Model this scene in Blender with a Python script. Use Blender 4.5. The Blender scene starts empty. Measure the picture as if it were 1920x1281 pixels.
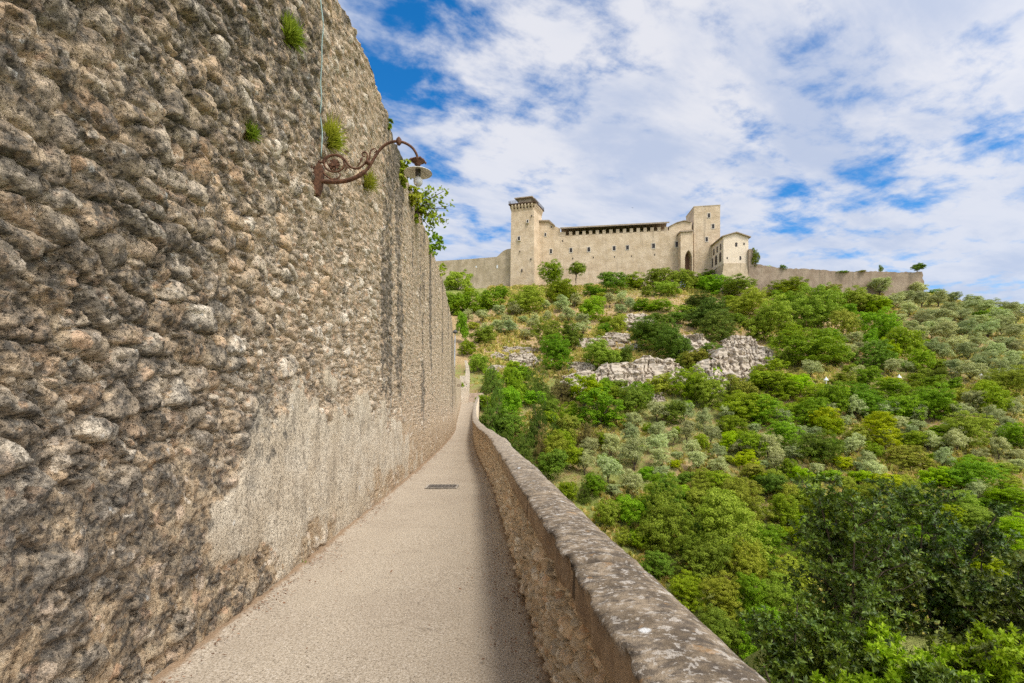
import bpy, bmesh, math, random
import numpy as np
from mathutils import Vector

# ------------------------------------------------------------------ camera, sky, sun, exposure
scene = bpy.context.scene
F, CX, HY = 960.0, 960.0, 765.0          # focal length and principal point, in photo pixels
cam_d = bpy.data.cameras.new("camera")
cam_d.lens = 18.0
cam_d.sensor_width = 36.0
cam_d.shift_y = (HY - 640.5) / 1920.0
cam_d.clip_start, cam_d.clip_end = 0.05, 6000.0
cam = bpy.data.objects.new("camera", cam_d)
scene.collection.objects.link(cam)
cam.location = (0, 0, 0)
cam.rotation_euler = (math.radians(90), 0, 0)
scene.camera = cam

SUN = Vector((0.28, -0.43, 0.86)).normalized()
SUN_EL = math.asin(SUN.z)
SUN_AZ = math.atan2(SUN.x, SUN.y)
ld = bpy.data.lights.new("sun", 'SUN')
ld.energy = 1.65
ld.angle = math.radians(11.0)
ld.color = (1.0, 0.95, 0.86)
lo = bpy.data.objects.new("sun", ld)
scene.collection.objects.link(lo)
lo.rotation_euler = SUN.to_track_quat('Z', 'Y').to_euler()

scene.view_settings.view_transform = 'Standard'
scene.view_settings.look = 'None'
scene.view_settings.gamma = 1.0
scene.view_settings.exposure = 0.50
scene.view_settings.use_curve_mapping = False
scene.cycles.max_bounces = 6
scene.cycles.diffuse_bounces = 3
scene.cycles.transparent_max_bounces = 4
scene.cycles.use_denoising = False


def pixdir(px, py):
    return Vector((px - CX, F, HY - py)).normalized()


class NT:
    """small helper to write node trees"""
    def __init__(self, tree):
        self.t = tree
        tree.nodes.clear()

    def n(self, typ, **kw):
        nd = self.t.nodes.new(typ)
        for k, v in kw.items():
            setattr(nd, k, v)
        return nd

    def link(self, a, b):
        self.t.links.new(a, b)

    def put(self, sock, v):
        if isinstance(v, bpy.types.NodeSocket):
            self.link(v, sock)
        elif isinstance(v, (tuple, list)) and len(v) == 3 and sock.type == 'RGBA':
            sock.default_value = (*v, 1)
        else:
            sock.default_value = v

    def math(self, op, a, b=0.0, c=None, clamp=False):
        m = self.n('ShaderNodeMath', operation=op, use_clamp=clamp)
        self.put(m.inputs[0], a)
        self.put(m.inputs[1], b)
        if c is not None:
            self.put(m.inputs[2], c)
        return m.outputs[0]

    def mix(self, f, a, b, mode='MIX'):
        m = self.n('ShaderNodeMix', data_type='RGBA', blend_type=mode)
        self.put(m.inputs[0], f)
        self.put(m.inputs[6], a)
        self.put(m.inputs[7], b)
        return m.outputs[2]

    def coord(self, kind='Object'):
        return self.n('ShaderNodeTexCoord').outputs[kind]

    def map(self, vec, scale=(1, 1, 1), rot=(0, 0, 0), loc=(0, 0, 0)):
        m = self.n('ShaderNodeMapping')
        self.put(m.inputs[0], vec)
        m.inputs[1].default_value = loc
        m.inputs[2].default_value = rot
        m.inputs[3].default_value = scale
        return m.outputs[0]

    def noise(self, vec, scale, detail=5, rough=0.55, dist=0.0):
        m = self.n('ShaderNodeTexNoise')
        self.put(m.inputs['Vector'], vec)
        m.inputs['Scale'].default_value = scale
        m.inputs['Detail'].default_value = detail
        m.inputs['Roughness'].default_value = rough
        m.inputs['Distortion'].default_value = dist
        return m.outputs['Fac']

    def voro(self, vec, scale, feature='F1', out='Distance', rnd=1.0):
        m = self.n('ShaderNodeTexVoronoi', feature=feature)
        self.put(m.inputs['Vector'], vec)
        m.inputs['Scale'].default_value = scale
        m.inputs['Randomness'].default_value = rnd
        return m.outputs[out]

    def ss(self, v, lo_, hi_):
        m = self.n('ShaderNodeMapRange', interpolation_type='SMOOTHSTEP')
        self.put(m.inputs[0], v)
        m.inputs[1].default_value = lo_
        m.inputs[2].default_value = hi_
        return m.outputs[0]

    def ramp(self, f, stops):
        r = self.n('ShaderNodeValToRGB')
        self.put(r.inputs[0], f)
        el = r.color_ramp.elements
        while len(el) < len(stops):
            el.new(0.5)
        for e, (p, c) in zip(el, stops):
            e.position = p
            e.color = (*c, 1) if len(c) == 3 else c
        return r.outputs[0]

    def attr(self, name):
        return self.n('ShaderNodeAttribute', attribute_name=name).outputs['Fac']

    def bump(self, h, strength=0.5, dist=0.02, normal=None):
        b = self.n('ShaderNodeBump')
        b.inputs['Strength'].default_value = strength
        b.inputs['Distance'].default_value = dist
        self.put(b.inputs['Height'], h)
        if normal is not None:
            self.link(normal, b.inputs['Normal'])
        return b.outputs[0]

    def surface(self, col, rough=0.9, normal=None, spec=0.2, metal=0.0):
        p = self.n('ShaderNodeBsdfPrincipled')
        self.put(p.inputs['Base Color'], col)
        self.put(p.inputs['Roughness'], rough)
        p.inputs['Specular IOR Level'].default_value = spec
        p.inputs['Metallic'].default_value = metal
        if normal is not None:
            self.link(normal, p.inputs['Normal'])
        o = self.n('ShaderNodeOutputMaterial')
        self.link(p.outputs[0], o.inputs[0])
        return p


def new_mat(name):
    m = bpy.data.materials.new(name)
    m.use_nodes = True
    return m, NT(m.node_tree)


world = bpy.data.worlds.new("World")
scene.world = world
world.use_nodes = True
w = NT(world.node_tree)
sky = w.n('ShaderNodeTexSky', sky_type='NISHITA', sun_disc=False)
sky.sun_elevation = SUN_EL
sky.sun_rotation = SUN_AZ
sky.altitude = 400
sky.air_density = 1.0
sky.dust_density = 0.6
sky.ozone_density = 3.0
hs = w.n('ShaderNodeHueSaturation')
hs.inputs['Saturation'].default_value = 1.4
hs.inputs['Value'].default_value = 1.35
w.link(sky.outputs[0], hs.inputs['Color'])
dirv = w.coord('Generated')
sep = w.n('ShaderNodeSeparateXYZ')
w.link(dirv, sep.inputs[0])
zz = w.math('ADD', w.math('MAXIMUM', sep.outputs[2], 0.0), 0.10)
comb = w.n('ShaderNodeCombineXYZ')
w.put(comb.inputs[0], w.math('DIVIDE', sep.outputs[0], zz))
w.put(comb.inputs[1], w.math('DIVIDE', sep.outputs[1], zz))
plane = w.map(comb.outputs[0], rot=(0, 0, math.radians(-28)))
stretch = w.map(plane, scale=(0.62, 1.0, 1.0), loc=(3.1, 1.7, 0))
n1 = w.noise(stretch, 1.25, 8, 0.55, 0.1)
n2 = w.noise(w.map(plane, scale=(0.85, 1.1, 1), loc=(7.3, 2.2, 0)), 5.6, 8, 0.60, 0.15)
cov = w.math('ADD', w.math('MULTIPLY', n1, 0.48), w.math('MULTIPLY', n2, 0.52))
cov = w.math('ADD', cov, 0.060)
# thinner cover in a few directions of the sky
for (px, py, sharp, amt) in ((790, 110, 70, 0.055), (1395, 80, 420, 0.05), (1925, 130, 300, 0.015),
                             (1075, 240, 1500, 0.04), (1590, 350, 500, 0.0), (660, 20, 90, 0.02),
                             (1480, 375, 1500, 0.03), (1720, 340, 1500, 0.03)):
    dv = pixdir(px, py)
    dp = w.n('ShaderNodeVectorMath', operation='DOT_PRODUCT')
    nrm = w.n('ShaderNodeVectorMath', operation='NORMALIZE')
    w.link(dirv, nrm.inputs[0])
    w.link(nrm.outputs[0], dp.inputs[0])
    dp.inputs[1].default_value = dv
    g = w.math('POWER', w.math('MAXIMUM', dp.outputs['Value'], 0.0), float(sharp))
    cov = w.math('SUBTRACT', cov, w.math('MULTIPLY', g, amt))
low = w.math('SUBTRACT', 1.0, w.ss(sep.outputs[2], 0.05, 0.55))
cov = w.math('ADD', cov, w.math('MULTIPLY', low, 0.055))
dens = w.ss(cov, 0.415, 0.575)
shade = w.noise(w.map(plane, scale=(0.6, 1.1, 1), loc=(1.3, 9.2, 0)), 2.6, 6, 0.6, 0.2)
ccol = w.mix(w.ss(shade, 0.36, 0.62), (3.8, 4.3, 5.5), (5.8, 5.85, 6.25))
ccol = w.mix(w.math('MULTIPLY', low, 0.45), ccol, (3.9, 4.6, 6.0))
skyc = w.mix(w.math('MULTIPLY', dens, 0.96), hs.outputs[0], ccol)
# wide glow added out of view, right of the sun, to brighten the wall
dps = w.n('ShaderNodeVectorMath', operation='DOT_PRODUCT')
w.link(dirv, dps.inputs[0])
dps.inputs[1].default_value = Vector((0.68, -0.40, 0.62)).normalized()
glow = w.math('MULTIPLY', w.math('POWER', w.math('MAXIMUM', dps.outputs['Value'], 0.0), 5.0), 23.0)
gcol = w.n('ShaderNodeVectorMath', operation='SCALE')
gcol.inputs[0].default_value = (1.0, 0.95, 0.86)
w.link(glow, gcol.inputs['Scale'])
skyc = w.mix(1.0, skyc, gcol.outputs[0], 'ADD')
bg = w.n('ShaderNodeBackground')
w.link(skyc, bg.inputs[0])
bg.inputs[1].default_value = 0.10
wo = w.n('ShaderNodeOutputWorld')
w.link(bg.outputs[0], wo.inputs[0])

random.seed(7)
rng = np.random.default_rng(11)
COL = scene.collection.objects


# ------------------------------------------------------------------ helpers
def at(px, py, d):
    return ((px - CX) / F * d, d, (HY - py) / F * d)


def tag(o, label=None, cat=None, group=None, kind=None):
    if label:
        o['label'] = label
    if cat:
        o['category'] = cat
    if group:
        o['group'] = group
    if kind:
        o['kind'] = kind
    return o


def link(o, parent=None):
    COL.link(o)
    if parent is not None:
        o.parent = parent
    return o


def empty(name, loc=(0, 0, 0), rz=0.0):
    o = bpy.data.objects.new(name, None)
    o.empty_display_size = 0.2
    o.location = loc
    o.rotation_euler = (0, 0, rz)
    COL.link(o)
    return o


def fast_mesh(name, verts, quads, attrs=None, smooth=False):
    verts = np.asarray(verts, np.float32)
    quads = np.asarray(quads, np.int32)
    me = bpy.data.meshes.new(name)
    nv, nq, k = len(verts), len(quads), quads.shape[1]
    me.vertices.add(nv)
    me.vertices.foreach_set('co', verts.ravel())
    me.loops.add(nq * k)
    me.loops.foreach_set('vertex_index', quads.ravel())
    me.polygons.add(nq)
    me.polygons.foreach_set('loop_start', np.arange(0, nq * k, k, dtype=np.int32))
    me.polygons.foreach_set('loop_total', np.full(nq, k, np.int32))
    me.polygons.foreach_set('use_smooth', np.full(nq, smooth, bool))
    me.update(calc_edges=True)
    if attrs:
        for an, av in attrs.items():
            a = me.attributes.new(an, 'FLOAT', 'POINT')
            a.data.foreach_set('value', np.asarray(av, np.float32).ravel())
    return me


def mesh_obj(name, me, mat=None, parent=None):
    o = bpy.data.objects.new(name, me)
    if mat is not None and not me.materials:
        me.materials.append(mat)
    return link(o, parent)


class MB:
    """collects boxes, prisms and tubes into one mesh"""
    def __init__(self):
        self.v, self.f = [], []

    def add(self, vs, fs):
        b = len(self.v)
        self.v += [tuple(p) for p in vs]
        self.f += [tuple(i + b for i in f) for f in fs]

    def prism(self, front, off):
        """front: list of 3-D points, off: extrusion vector"""
        n = len(front)
        back = [tuple(p[i] + off[i] for i in range(3)) for p in front]
        fs = [tuple(range(n)), tuple(range(2 * n - 1, n - 1, -1))]
        fs += [(i, i + n, (i + 1) % n + n, (i + 1) % n) for i in range(n)]
        self.add(list(front) + back, fs)

    def block(self, plan, z0, z1):
        self.prism([(x, y, z0) for x, y in plan], (0, 0, z1 - z0))

    def box(self, c, s, ax=(1, 0, 0), ay=(0, 1, 0), az=(0, 0, 1)):
        c, ax, ay, az = Vector(c), Vector(ax).normalized(), Vector(ay).normalized(), Vector(az).normalized()
        hx, hy, hz = s[0] / 2, s[1] / 2, s[2] / 2
        vs = [c + ax * sx * hx + ay * sy * hy + az * sz * hz for sz in (-1, 1) for sx, sy in ((-1, -1), (1, -1), (1, 1), (-1, 1))]
        self.add(vs, [(0, 3, 2, 1), (4, 5, 6, 7), (0, 1, 5, 4), (1, 2, 6, 5), (2, 3, 7, 6), (3, 0, 4, 7)])

    def tube(self, pts, r, n=8, caps=True):
        pts = [Vector(p) for p in pts]
        if not isinstance(r, (list, tuple)):
            r = [r] * len(pts)
        rings, ref = [], Vector((0, 0, 1))
        for i, p in enumerate(pts):
            t = (pts[min(i + 1, len(pts) - 1)] - pts[max(i - 1, 0)]).normalized()
            a = t.cross(ref)
            if a.length < 1e-3:
                a = t.cross(Vector((1, 0, 0)))
            a.normalize()
            b = a.cross(t).normalized()
            ref = b if abs(b.dot(ref)) > 0.2 else ref
            rings.append([p + (a * math.cos(2 * math.pi * k / n) + b * math.sin(2 * math.pi * k / n)) * r[i] for k in range(n)])
        vs = [q for ring in rings for q in ring]
        fs = []
        for i in range(len(pts) - 1):
            for k in range(n):
                fs.append((i * n + k, i * n + (k + 1) % n, (i + 1) * n + (k + 1) % n, (i + 1) * n + k))
        if caps:
            fs.append(tuple(range(n - 1, -1, -1)))
            fs.append(tuple(range((len(pts) - 1) * n, len(pts) * n)))
        self.add(vs, fs)

    def lathe(self, prof, c=(0, 0, 0), n=20):
        c = Vector(c)
        vs, fs = [], []
        for (r, z) in prof:
            for k in range(n):
                a = 2 * math.pi * k / n
                vs.append(c + Vector((r * math.cos(a), r * math.sin(a), z)))
        for i in range(len(prof) - 1):
            for k in range(n):
                fs.append((i * n + k, i * n + (k + 1) % n, (i + 1) * n + (k + 1) % n, (i + 1) * n + k))
        self.add(vs, fs)

    def build(self, name, mat, parent=None, smooth=False):
        me = bpy.data.meshes.new(name)
        me.from_pydata(self.v, [], self.f)
        bm = bmesh.new()
        bm.from_mesh(me)
        bmesh.ops.recalc_face_normals(bm, faces=bm.faces)
        bm.to_mesh(me)
        bm.free()
        if smooth:
            for p in me.polygons:
                p.use_smooth = True
        return mesh_obj(name, me, mat, parent)


# numpy noise -------------------------------------------------------
def _h(ix, iy, iz, seed):
    with np.errstate(over='ignore'):
        h = (ix.astype(np.uint32) * np.uint32(374761393) + iy.astype(np.uint32) * np.uint32(668265263)
             + iz.astype(np.uint32) * np.uint32(2246822519) + np.uint32((seed * 3266489917) & 0xffffffff))
        h = (h ^ (h >> np.uint32(15))) * np.uint32(2246822519)
        h = (h ^ (h >> np.uint32(13))) * np.uint32(3266489917)
        h = h ^ (h >> np.uint32(16))
    return h.astype(np.float64) / 4294967296.0


def vnoise(x, y, z, seed):
    fx, fy, fz = np.floor(x), np.floor(y), np.floor(z)
    ix, iy, iz = fx.astype(np.int64), fy.astype(np.int64), fz.astype(np.int64)
    tx, ty, tz = x - fx, y - fy, z - fz
    tx, ty, tz = (t * t * t * (t * (t * 6 - 15) + 10) for t in (tx, ty, tz))
    r = 0
    for dx in (0, 1):
        for dy in (0, 1):
            for dz in (0, 1):
                wgt = (tx if dx else 1 - tx) * (ty if dy else 1 - ty) * (tz if dz else 1 - tz)
                r = r + wgt * _h(ix + dx, iy + dy, iz + dz, seed)
    return r


def fbm(x, y, z=None, scale=1.0, octv=4, seed=1, rough=0.5):
    x = np.asarray(x, float)
    y = np.asarray(y, float) + 0 * x
    z = np.zeros_like(x) if z is None else np.asarray(z, float) + 0 * x
    a, s, tot, r = 1.0, scale, 0.0, 0.0
    for o in range(octv):
        r = r + a * vnoise(x * s + 17.3 * o, y * s - 9.1 * o, z * s + 3.7 * o, seed + o)
        tot += a
        a *= rough
        s *= 2.03
    return r / tot


def sstep(v, a, b):
    t = np.clip((v - a) / (b - a), 0, 1)
    return t * t * (3 - 2 * t)


def voronoi2(u, v, seed, jit=0.92):
    """u, v in cell units: distance to border (approx.), random id"""
    iu, iv = np.floor(u).astype(np.int64), np.floor(v).astype(np.int64)
    f1 = np.full(u.shape, 9.0)
    f2 = np.full(u.shape, 9.0)
    ou, ov = np.zeros(u.shape), np.zeros(u.shape)
    rid = np.zeros(u.shape)
    zero = np.zeros_like(iu)
    for du in (-1, 0, 1):
        for dv in (-1, 0, 1):
            cu, cv = iu + du, iv + dv
            px = cu + 0.5 + jit * (_h(cu, cv, zero, seed) - 0.5)
            py = cv + 0.5 + jit * (_h(cu, cv, zero + 1, seed) - 0.5)
            dd = (np.abs(u - px) ** 2.4 + np.abs(v - py) ** 2.4) ** (1 / 2.4)
            rr = _h(cu, cv, zero + 2, seed)
            near = dd < f1
            f2 = np.where(near, f1, np.minimum(f2, dd))
            rid = np.where(near, rr, rid)
            ou, ov = np.where(near, u - px, ou), np.where(near, v - py, ov)
            f1 = np.where(near, dd, f1)
    t1, t2 = (rid * 37.7) % 1.0 - 0.5, (rid * 91.3) % 1.0 - 0.5
    return f2 - f1, rid, ou * t1 + ov * t2


def grid_quads(nu, nv):
    i = np.arange(nu - 1)[:, None] * nv + np.arange(nv - 1)[None, :]
    return np.stack([i, i + nv, i + nv + 1, i + 1], -1).reshape(-1, 4)


def interp(tab):
    xs, ys = zip(*tab)
    return lambda t: np.interp(t, xs, ys)


# the line of the walkway ---------------------------------------------
_xl = interp([(-6, -1.93), (0, -2.0), (3.5, -2.05), (6.1, -2.09), (8.2, -2.2), (11.4, -2.3), (16.3, -2.62), (23, -3.05), (30.4, -3.55), (44, -4.85), (60, -6.2), (80, -7.9), (90, -8.6)])
_xr = interp([(-6, 0.90), (0, 0.44), (3, 0.21), (5.1, 0.03), (7.6, -0.17), (11.4, -0.47), (15, -0.93), (19, -1.33), (24.8, -1.86), (41.5, -3.15), (55, -4.1), (80, -5.4), (90, -5.8)])


def smooth1(fn, r):
    def g(t):
        t = np.asarray(t, float)
        return sum(fn(t + k * r / 4) for k in range(-4, 5)) / 9
    return g




def XL(t):
    t = np.asarray(t, float)
    return np.where(t < 44, -2.0 - 0.018 * t - 0.00105 * np.maximum(t, 0) ** 2, -4.825 - 0.086 * (t - 44))


XR = smooth1(_xr, 2.0)
ZP = smooth1(interp([(-10, -1.6), (42, -1.6), (80, 0.83), (90, 1.3)]), 4.0)


# the hill -------------------------------------------------------------
def softmin(a, b, k):
    h = np.clip(0.5 + 0.5 * (b - a) / k, 0, 1)
    return b * (1 - h) + a * h - k * h * (1 - h)


def terrain(x, y, detail=True):
    x = np.asarray(x, float)
    y = np.asarray(y, float)
    z = -38.6 + 0.427 * y
    top = 50.6 - 5.4 * sstep(x, 52, 88) - 1.0 * sstep(x, 90, 150) - 3.5 * sstep(-x, 5, 60)
    z = softmin(z, top, 7.0)
    z = z - 0.20 * np.maximum(x - 150, 0) - 0.35 * np.maximum(y - 300, 0)
    z = z + 4.6 * np.exp(-(((x + 6.5) / 9) ** 2 + ((y - 86) / 11) ** 2))
    z = z - 8 * sstep(-x, 20, 90) * sstep(120 - y, 0, 60)
    if detail:
        amp = sstep(y, 30, 60) * (1 - 0.8 * sstep(y, 190, 205) * (x > -60) * (x < 100))
        z = z + amp * (2.6 * (fbm(x, y, None, 1 / 26, 3, 5) - 0.5) + 1.2 * (fbm(x, y, None, 1 / 6, 3, 9) - 0.5))
        tr = fbm(x, y, None, 1 / 40, 2, 31) * 8 + y * 0.22          # old terrace steps
        z = z + amp * 0.55 * (np.abs((tr % 1.0) - 0.5) - 0.25) * 2
    near = -5.5 - 0.75 * np.maximum(y - 12.5, 0) - 1.2 * np.maximum(6.8 - x, 0) - 0.05 * np.maximum(x - 12, 0)
    if detail:
        near = near + 0.5 * (fbm(x, y, None, 1 / 2.0, 3, 44) - 0.5)
    z = np.maximum(z, near)
    return np.maximum(z, -60)


_YS = np.arange(26, 300, 0.4)


def hit(px, py):
    """where the ray through a photo pixel meets the hill"""
    u, t = (px - CX) / F, (HY - py) / F
    z = terrain(u * _YS, _YS)
    k = np.nonzero(z >= t * _YS)[0]
    if len(k) == 0:
        k = [int(np.argmax(z - t * _YS))]
    y = float(_YS[k[0]])
    return u * y, y, float(terrain(np.array([u * y]), np.array([y]))[0])


# ------------------------------------------------------------------ materials
def stone_wall_material(name, bright=(1.16, 1.09, 0.98), grit_w=0.62, lich=1.0, bump_s=1.0):
    m, k = new_mat(name)
    P = k.coord('Object')
    rnd, mor, pla, pat = k.attr('stone'), k.attr('mortar'), k.attr('plaster'), k.attr('patina')
    fine = k.noise(P, 28, 6, 0.65)
    mid = k.noise(P, 7, 5, 0.6)
    base = k.ramp(rnd, [(0.0, (0.19, 0.17, 0.15)), (0.16, (0.50, 0.45, 0.385)), (0.32, (0.38, 0.265, 0.175)), (0.48, (0.50, 0.455, 0.395)),
                        (0.62, (0.28, 0.25, 0.215)), (0.76, (0.52, 0.40, 0.285)), (0.88, (0.30, 0.265, 0.22)), (1.0, (0.70, 0.665, 0.61))])
    base = k.mix(k.math('MULTIPLY', k.ss(mid, 0.40, 0.66), 0.6), base, (0.52, 0.45, 0.36))
    base = k.mix(k.math('MULTIPLY', k.ss(fine, 0.48, 0.72), 0.55), base, (0.20, 0.17, 0.14))
    mort = k.mix(k.ss(k.noise(P, 11, 5, 0.6), 0.38, 0.64), (0.33, 0.25, 0.165), (0.46, 0.39, 0.29))
    mort = k.mix(k.math('MULTIPLY', k.ss(k.noise(P, 60, 3, 0.6), 0.5, 0.7), 0.5), mort, (0.2, 0.165, 0.125))
    c = k.mix(k.math('MULTIPLY', mor, 0.8), base, mort)
    for (sc_, loc_, th, fc1, fc2) in ((8.5, (1, 4, 2), 0.80, (0.62, 0.58, 0.52), (0.52, 0.36, 0.25)), (17.0, (5, 2, 8), 0.84, (0.66, 0.63, 0.58), (0.45, 0.30, 0.20))):
        vn = k.n('ShaderNodeTexVoronoi')
        k.put(vn.inputs['Vector'], k.map(P, loc=loc_))
        vn.inputs['Scale'].default_value = sc_
        sx = k.n('ShaderNodeSeparateColor')
        k.link(vn.outputs['Color'], sx.inputs[0])
        dd = k.math('ADD', vn.outputs['Distance'], k.math('MULTIPLY', k.math('SUBTRACT', k.noise(P, sc_ * 3.0, 4, 0.6), 0.5), 0.5))
        msk = k.math('MULTIPLY', k.math('GREATER_THAN', sx.outputs[0], th), k.ss(dd, 0.46, 0.38))
        c = k.mix(k.math('MULTIPLY', msk, 0.75), c, k.mix(sx.outputs[1], fc1, fc2))
    c = k.mix(1.0, c, bright, 'MULTIPLY')
    fade = k.attr('far')
    pla = k.ss(k.math('ADD', pla, k.math('MULTIPLY', k.math('SUBTRACT', k.noise(P, 10, 6, 0.7), 0.5), 2.3)), 0.25, 0.75)
    plc = k.mix(k.ss(k.noise(P, 2.6, 5, 0.6), 0.36, 0.66), (0.60, 0.50, 0.365), (0.73, 0.635, 0.49))
    drip = k.ss(k.noise(k.map(P, scale=(1, 1, 0.55)), 5.0, 7, 0.72), 0.48, 0.66)
    plc = k.mix(k.math('MULTIPLY', drip, 0.6), plc, (0.27, 0.225, 0.17))
    pits = k.ss(k.noise(k.map(P, scale=(1, 1, 0.6)), 22, 5, 0.65), 0.57, 0.65)
    plc = k.mix(k.math('MULTIPLY', pits, 0.55), plc, (0.20, 0.16, 0.12))
    c = k.mix(pla, c, plc)
    # black lichen / weathering crust: blotches with a shape of their own
    bl = k.ss(k.math('ADD', k.math('MULTIPLY', k.noise(P, 5.2, 7, 0.68), 1.0), k.math('MULTIPLY', pat, 0.30)), 0.585, 0.74)
    bl = k.math('MULTIPLY', bl, k.math('ADD', 0.55, k.math('MULTIPLY', k.ss(fine, 0.40, 0.60), 0.4)))
    c = k.mix(k.math('MULTIPLY', bl, lich), c, k.mix(fine, (0.055, 0.050, 0.045), (0.15, 0.135, 0.115)))
    # pale lichen, ochre spots
    wl = k.ss(k.noise(k.map(P, loc=(4, 2, 7)), 9.5, 4, 0.55), 0.66, 0.72)
    c = k.mix(k.math('MULTIPLY', wl, 0.65), c, (0.60, 0.59, 0.55))
    oc = k.ss(k.noise(k.map(P, loc=(9, 5, 1)), 6.3, 5, 0.6), 0.68, 0.74)
    c = k.mix(k.math('MULTIPLY', oc, 0.6), c, (0.47, 0.27, 0.12))
    h = k.math('ADD', k.math('MULTIPLY', fine, 0.6), k.math('MULTIPLY', k.noise(P, 95, 4, 0.7), 0.4))
    grit = k.noise(P, 42, 5, 0.78)
    pit = k.ss(grit, 0.545, 0.66)
    c = k.mix(k.math('MULTIPLY', k.math('MULTIPLY', pit, grit_w), k.math('SUBTRACT', 1.0, k.math('MULTIPLY', k.math('MAXIMUM', pla, fade), 0.6))), c, (0.085, 0.068, 0.052))
    lite = k.ss(k.noise(k.map(P, loc=(2, 8, 3)), 55, 4, 0.7), 0.60, 0.70)
    c = k.mix(k.math('MULTIPLY', lite, 0.35), c, (0.70, 0.64, 0.55))
    h = k.math('SUBTRACT', h, k.math('MULTIPLY', pit, 0.55))
    h = k.math('ADD', h, k.math('MULTIPLY', k.noise(P, 18, 5, 0.7), 0.8))
    nb = k.bump(h, bump_s, 0.030)
    k.surface(c, 0.95, nb, 0.12)
    return m


M_WALL = stone_wall_material('rubble_stone', (1.27, 1.18, 1.05), 0.50)
M_PARAPET = stone_wall_material('parapet_rubble', (1.52, 1.47, 1.36), 0.15, 0.3, 0.45)


def simple_mat(name, col, rough=0.8, spec=0.3, metal=0.0, var=0.25, scale=8.0, bump=0.0):
    m, k = new_mat(name)
    P = k.coord('Object')
    n = k.noise(P, scale, 5, 0.6)
    dark = tuple(c * (1 - var) for c in col)
    lite = tuple(min(c * (1 + var), 1) for c in col)
    c = k.mix(k.ss(n, 0.3, 0.7), dark, lite)
    nb = k.bump(n, bump, 0.02) if bump else None
    k.surface(c, rough, nb, spec, metal)
    return m


def castle_material(name, c1, c2, streak=0.5):
    m, k = new_mat(name)
    P = k.coord('Object')
    c = k.mix(k.ss(k.noise(P, 0.35, 6, 0.6), 0.35, 0.65), c1, c2)
    c = k.mix(k.math('MULTIPLY', k.ss(k.noise(P, 2.2, 4, 0.7), 0.45, 0.7), 0.45), c, tuple(x * 0.62 for x in c1))
    st = k.ss(k.noise(k.map(P, scale=(1, 1, 0.07)), 0.9, 5, 0.65), 0.52, 0.72)
    c = k.mix(k.math('MULTIPLY', st, streak), c, (0.23, 0.19, 0.14))
    co = k.ss(k.noise(k.map(P, scale=(0.12, 0.12, 1.6)), 1.2, 4, 0.6), 0.5, 0.7)
    c = k.mix(k.math('MULTIPLY', co, 0.28), c, tuple(x * 0.7 for x in c1))
    nb = k.bump(k.noise(P, 1.6, 6, 0.7), 0.6, 0.25)
    k.surface(c, 0.95, nb, 0.1)
    return m


M_CASTLE = castle_material('castle_stone', (0.57, 0.44, 0.30), (0.72, 0.58, 0.425), 0.40)
M_CURTAIN = castle_material('curtain_stone', (0.46, 0.365, 0.245), (0.62, 0.50, 0.36), 0.55)
M_WING = castle_material('wing_plaster', (0.78, 0.65, 0.51), (0.82, 0.70, 0.56), 0.10)
M_RUIN = castle_material('ruin_stone', (0.30, 0.225, 0.165), (0.42, 0.33, 0.25), 0.8)
M_PALE = castle_material('pale_render', (0.62, 0.52, 0.40), (0.70, 0.60, 0.48), 0.2)
M_ROOF = simple_mat('roof_tile', (0.36, 0.29, 0.22), 0.9, 0.1, 0, 0.3, 2.0)
M_SOFFIT = simple_mat('dark_timber', (0.085, 0.055, 0.04), 0.9, 0.1)
M_DARK = simple_mat('window_dark', (0.03, 0.022, 0.018), 0.4, 0.4)
M_TRIM = simple_mat('pale_trim', (0.62, 0.56, 0.48), 0.9, 0.1)
M_IRON = simple_mat('grey_iron', (0.10, 0.095, 0.095), 0.6, 0.4, 0.4)
M_POLE = simple_mat('galvanised_pole', (0.34, 0.37, 0.40), 0.5, 0.4, 0.5)
M_BARK = simple_mat('bark', (0.10, 0.075, 0.055), 0.95, 0.1, 0, 0.4, 14.0, 0.6)
M_WHITE = simple_mat('white_paint', (0.78, 0.79, 0.80), 0.5, 0.4, 0, 0.05)


def rust_material():
    m, k = new_mat('rusty_iron')
    P = k.coord('Object')
    n = k.noise(P, 30, 6, 0.65)
    c = k.ramp(n, [(0.25, (0.035, 0.022, 0.017)), (0.45, (0.10, 0.047, 0.028)), (0.62, (0.175, 0.085, 0.048)), (0.8, (0.27, 0.16, 0.10))])
    k.surface(c, 0.75, k.bump(n, 0.5, 0.006), 0.35, 0.2)
    return m


M_RUST = rust_material()


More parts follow.
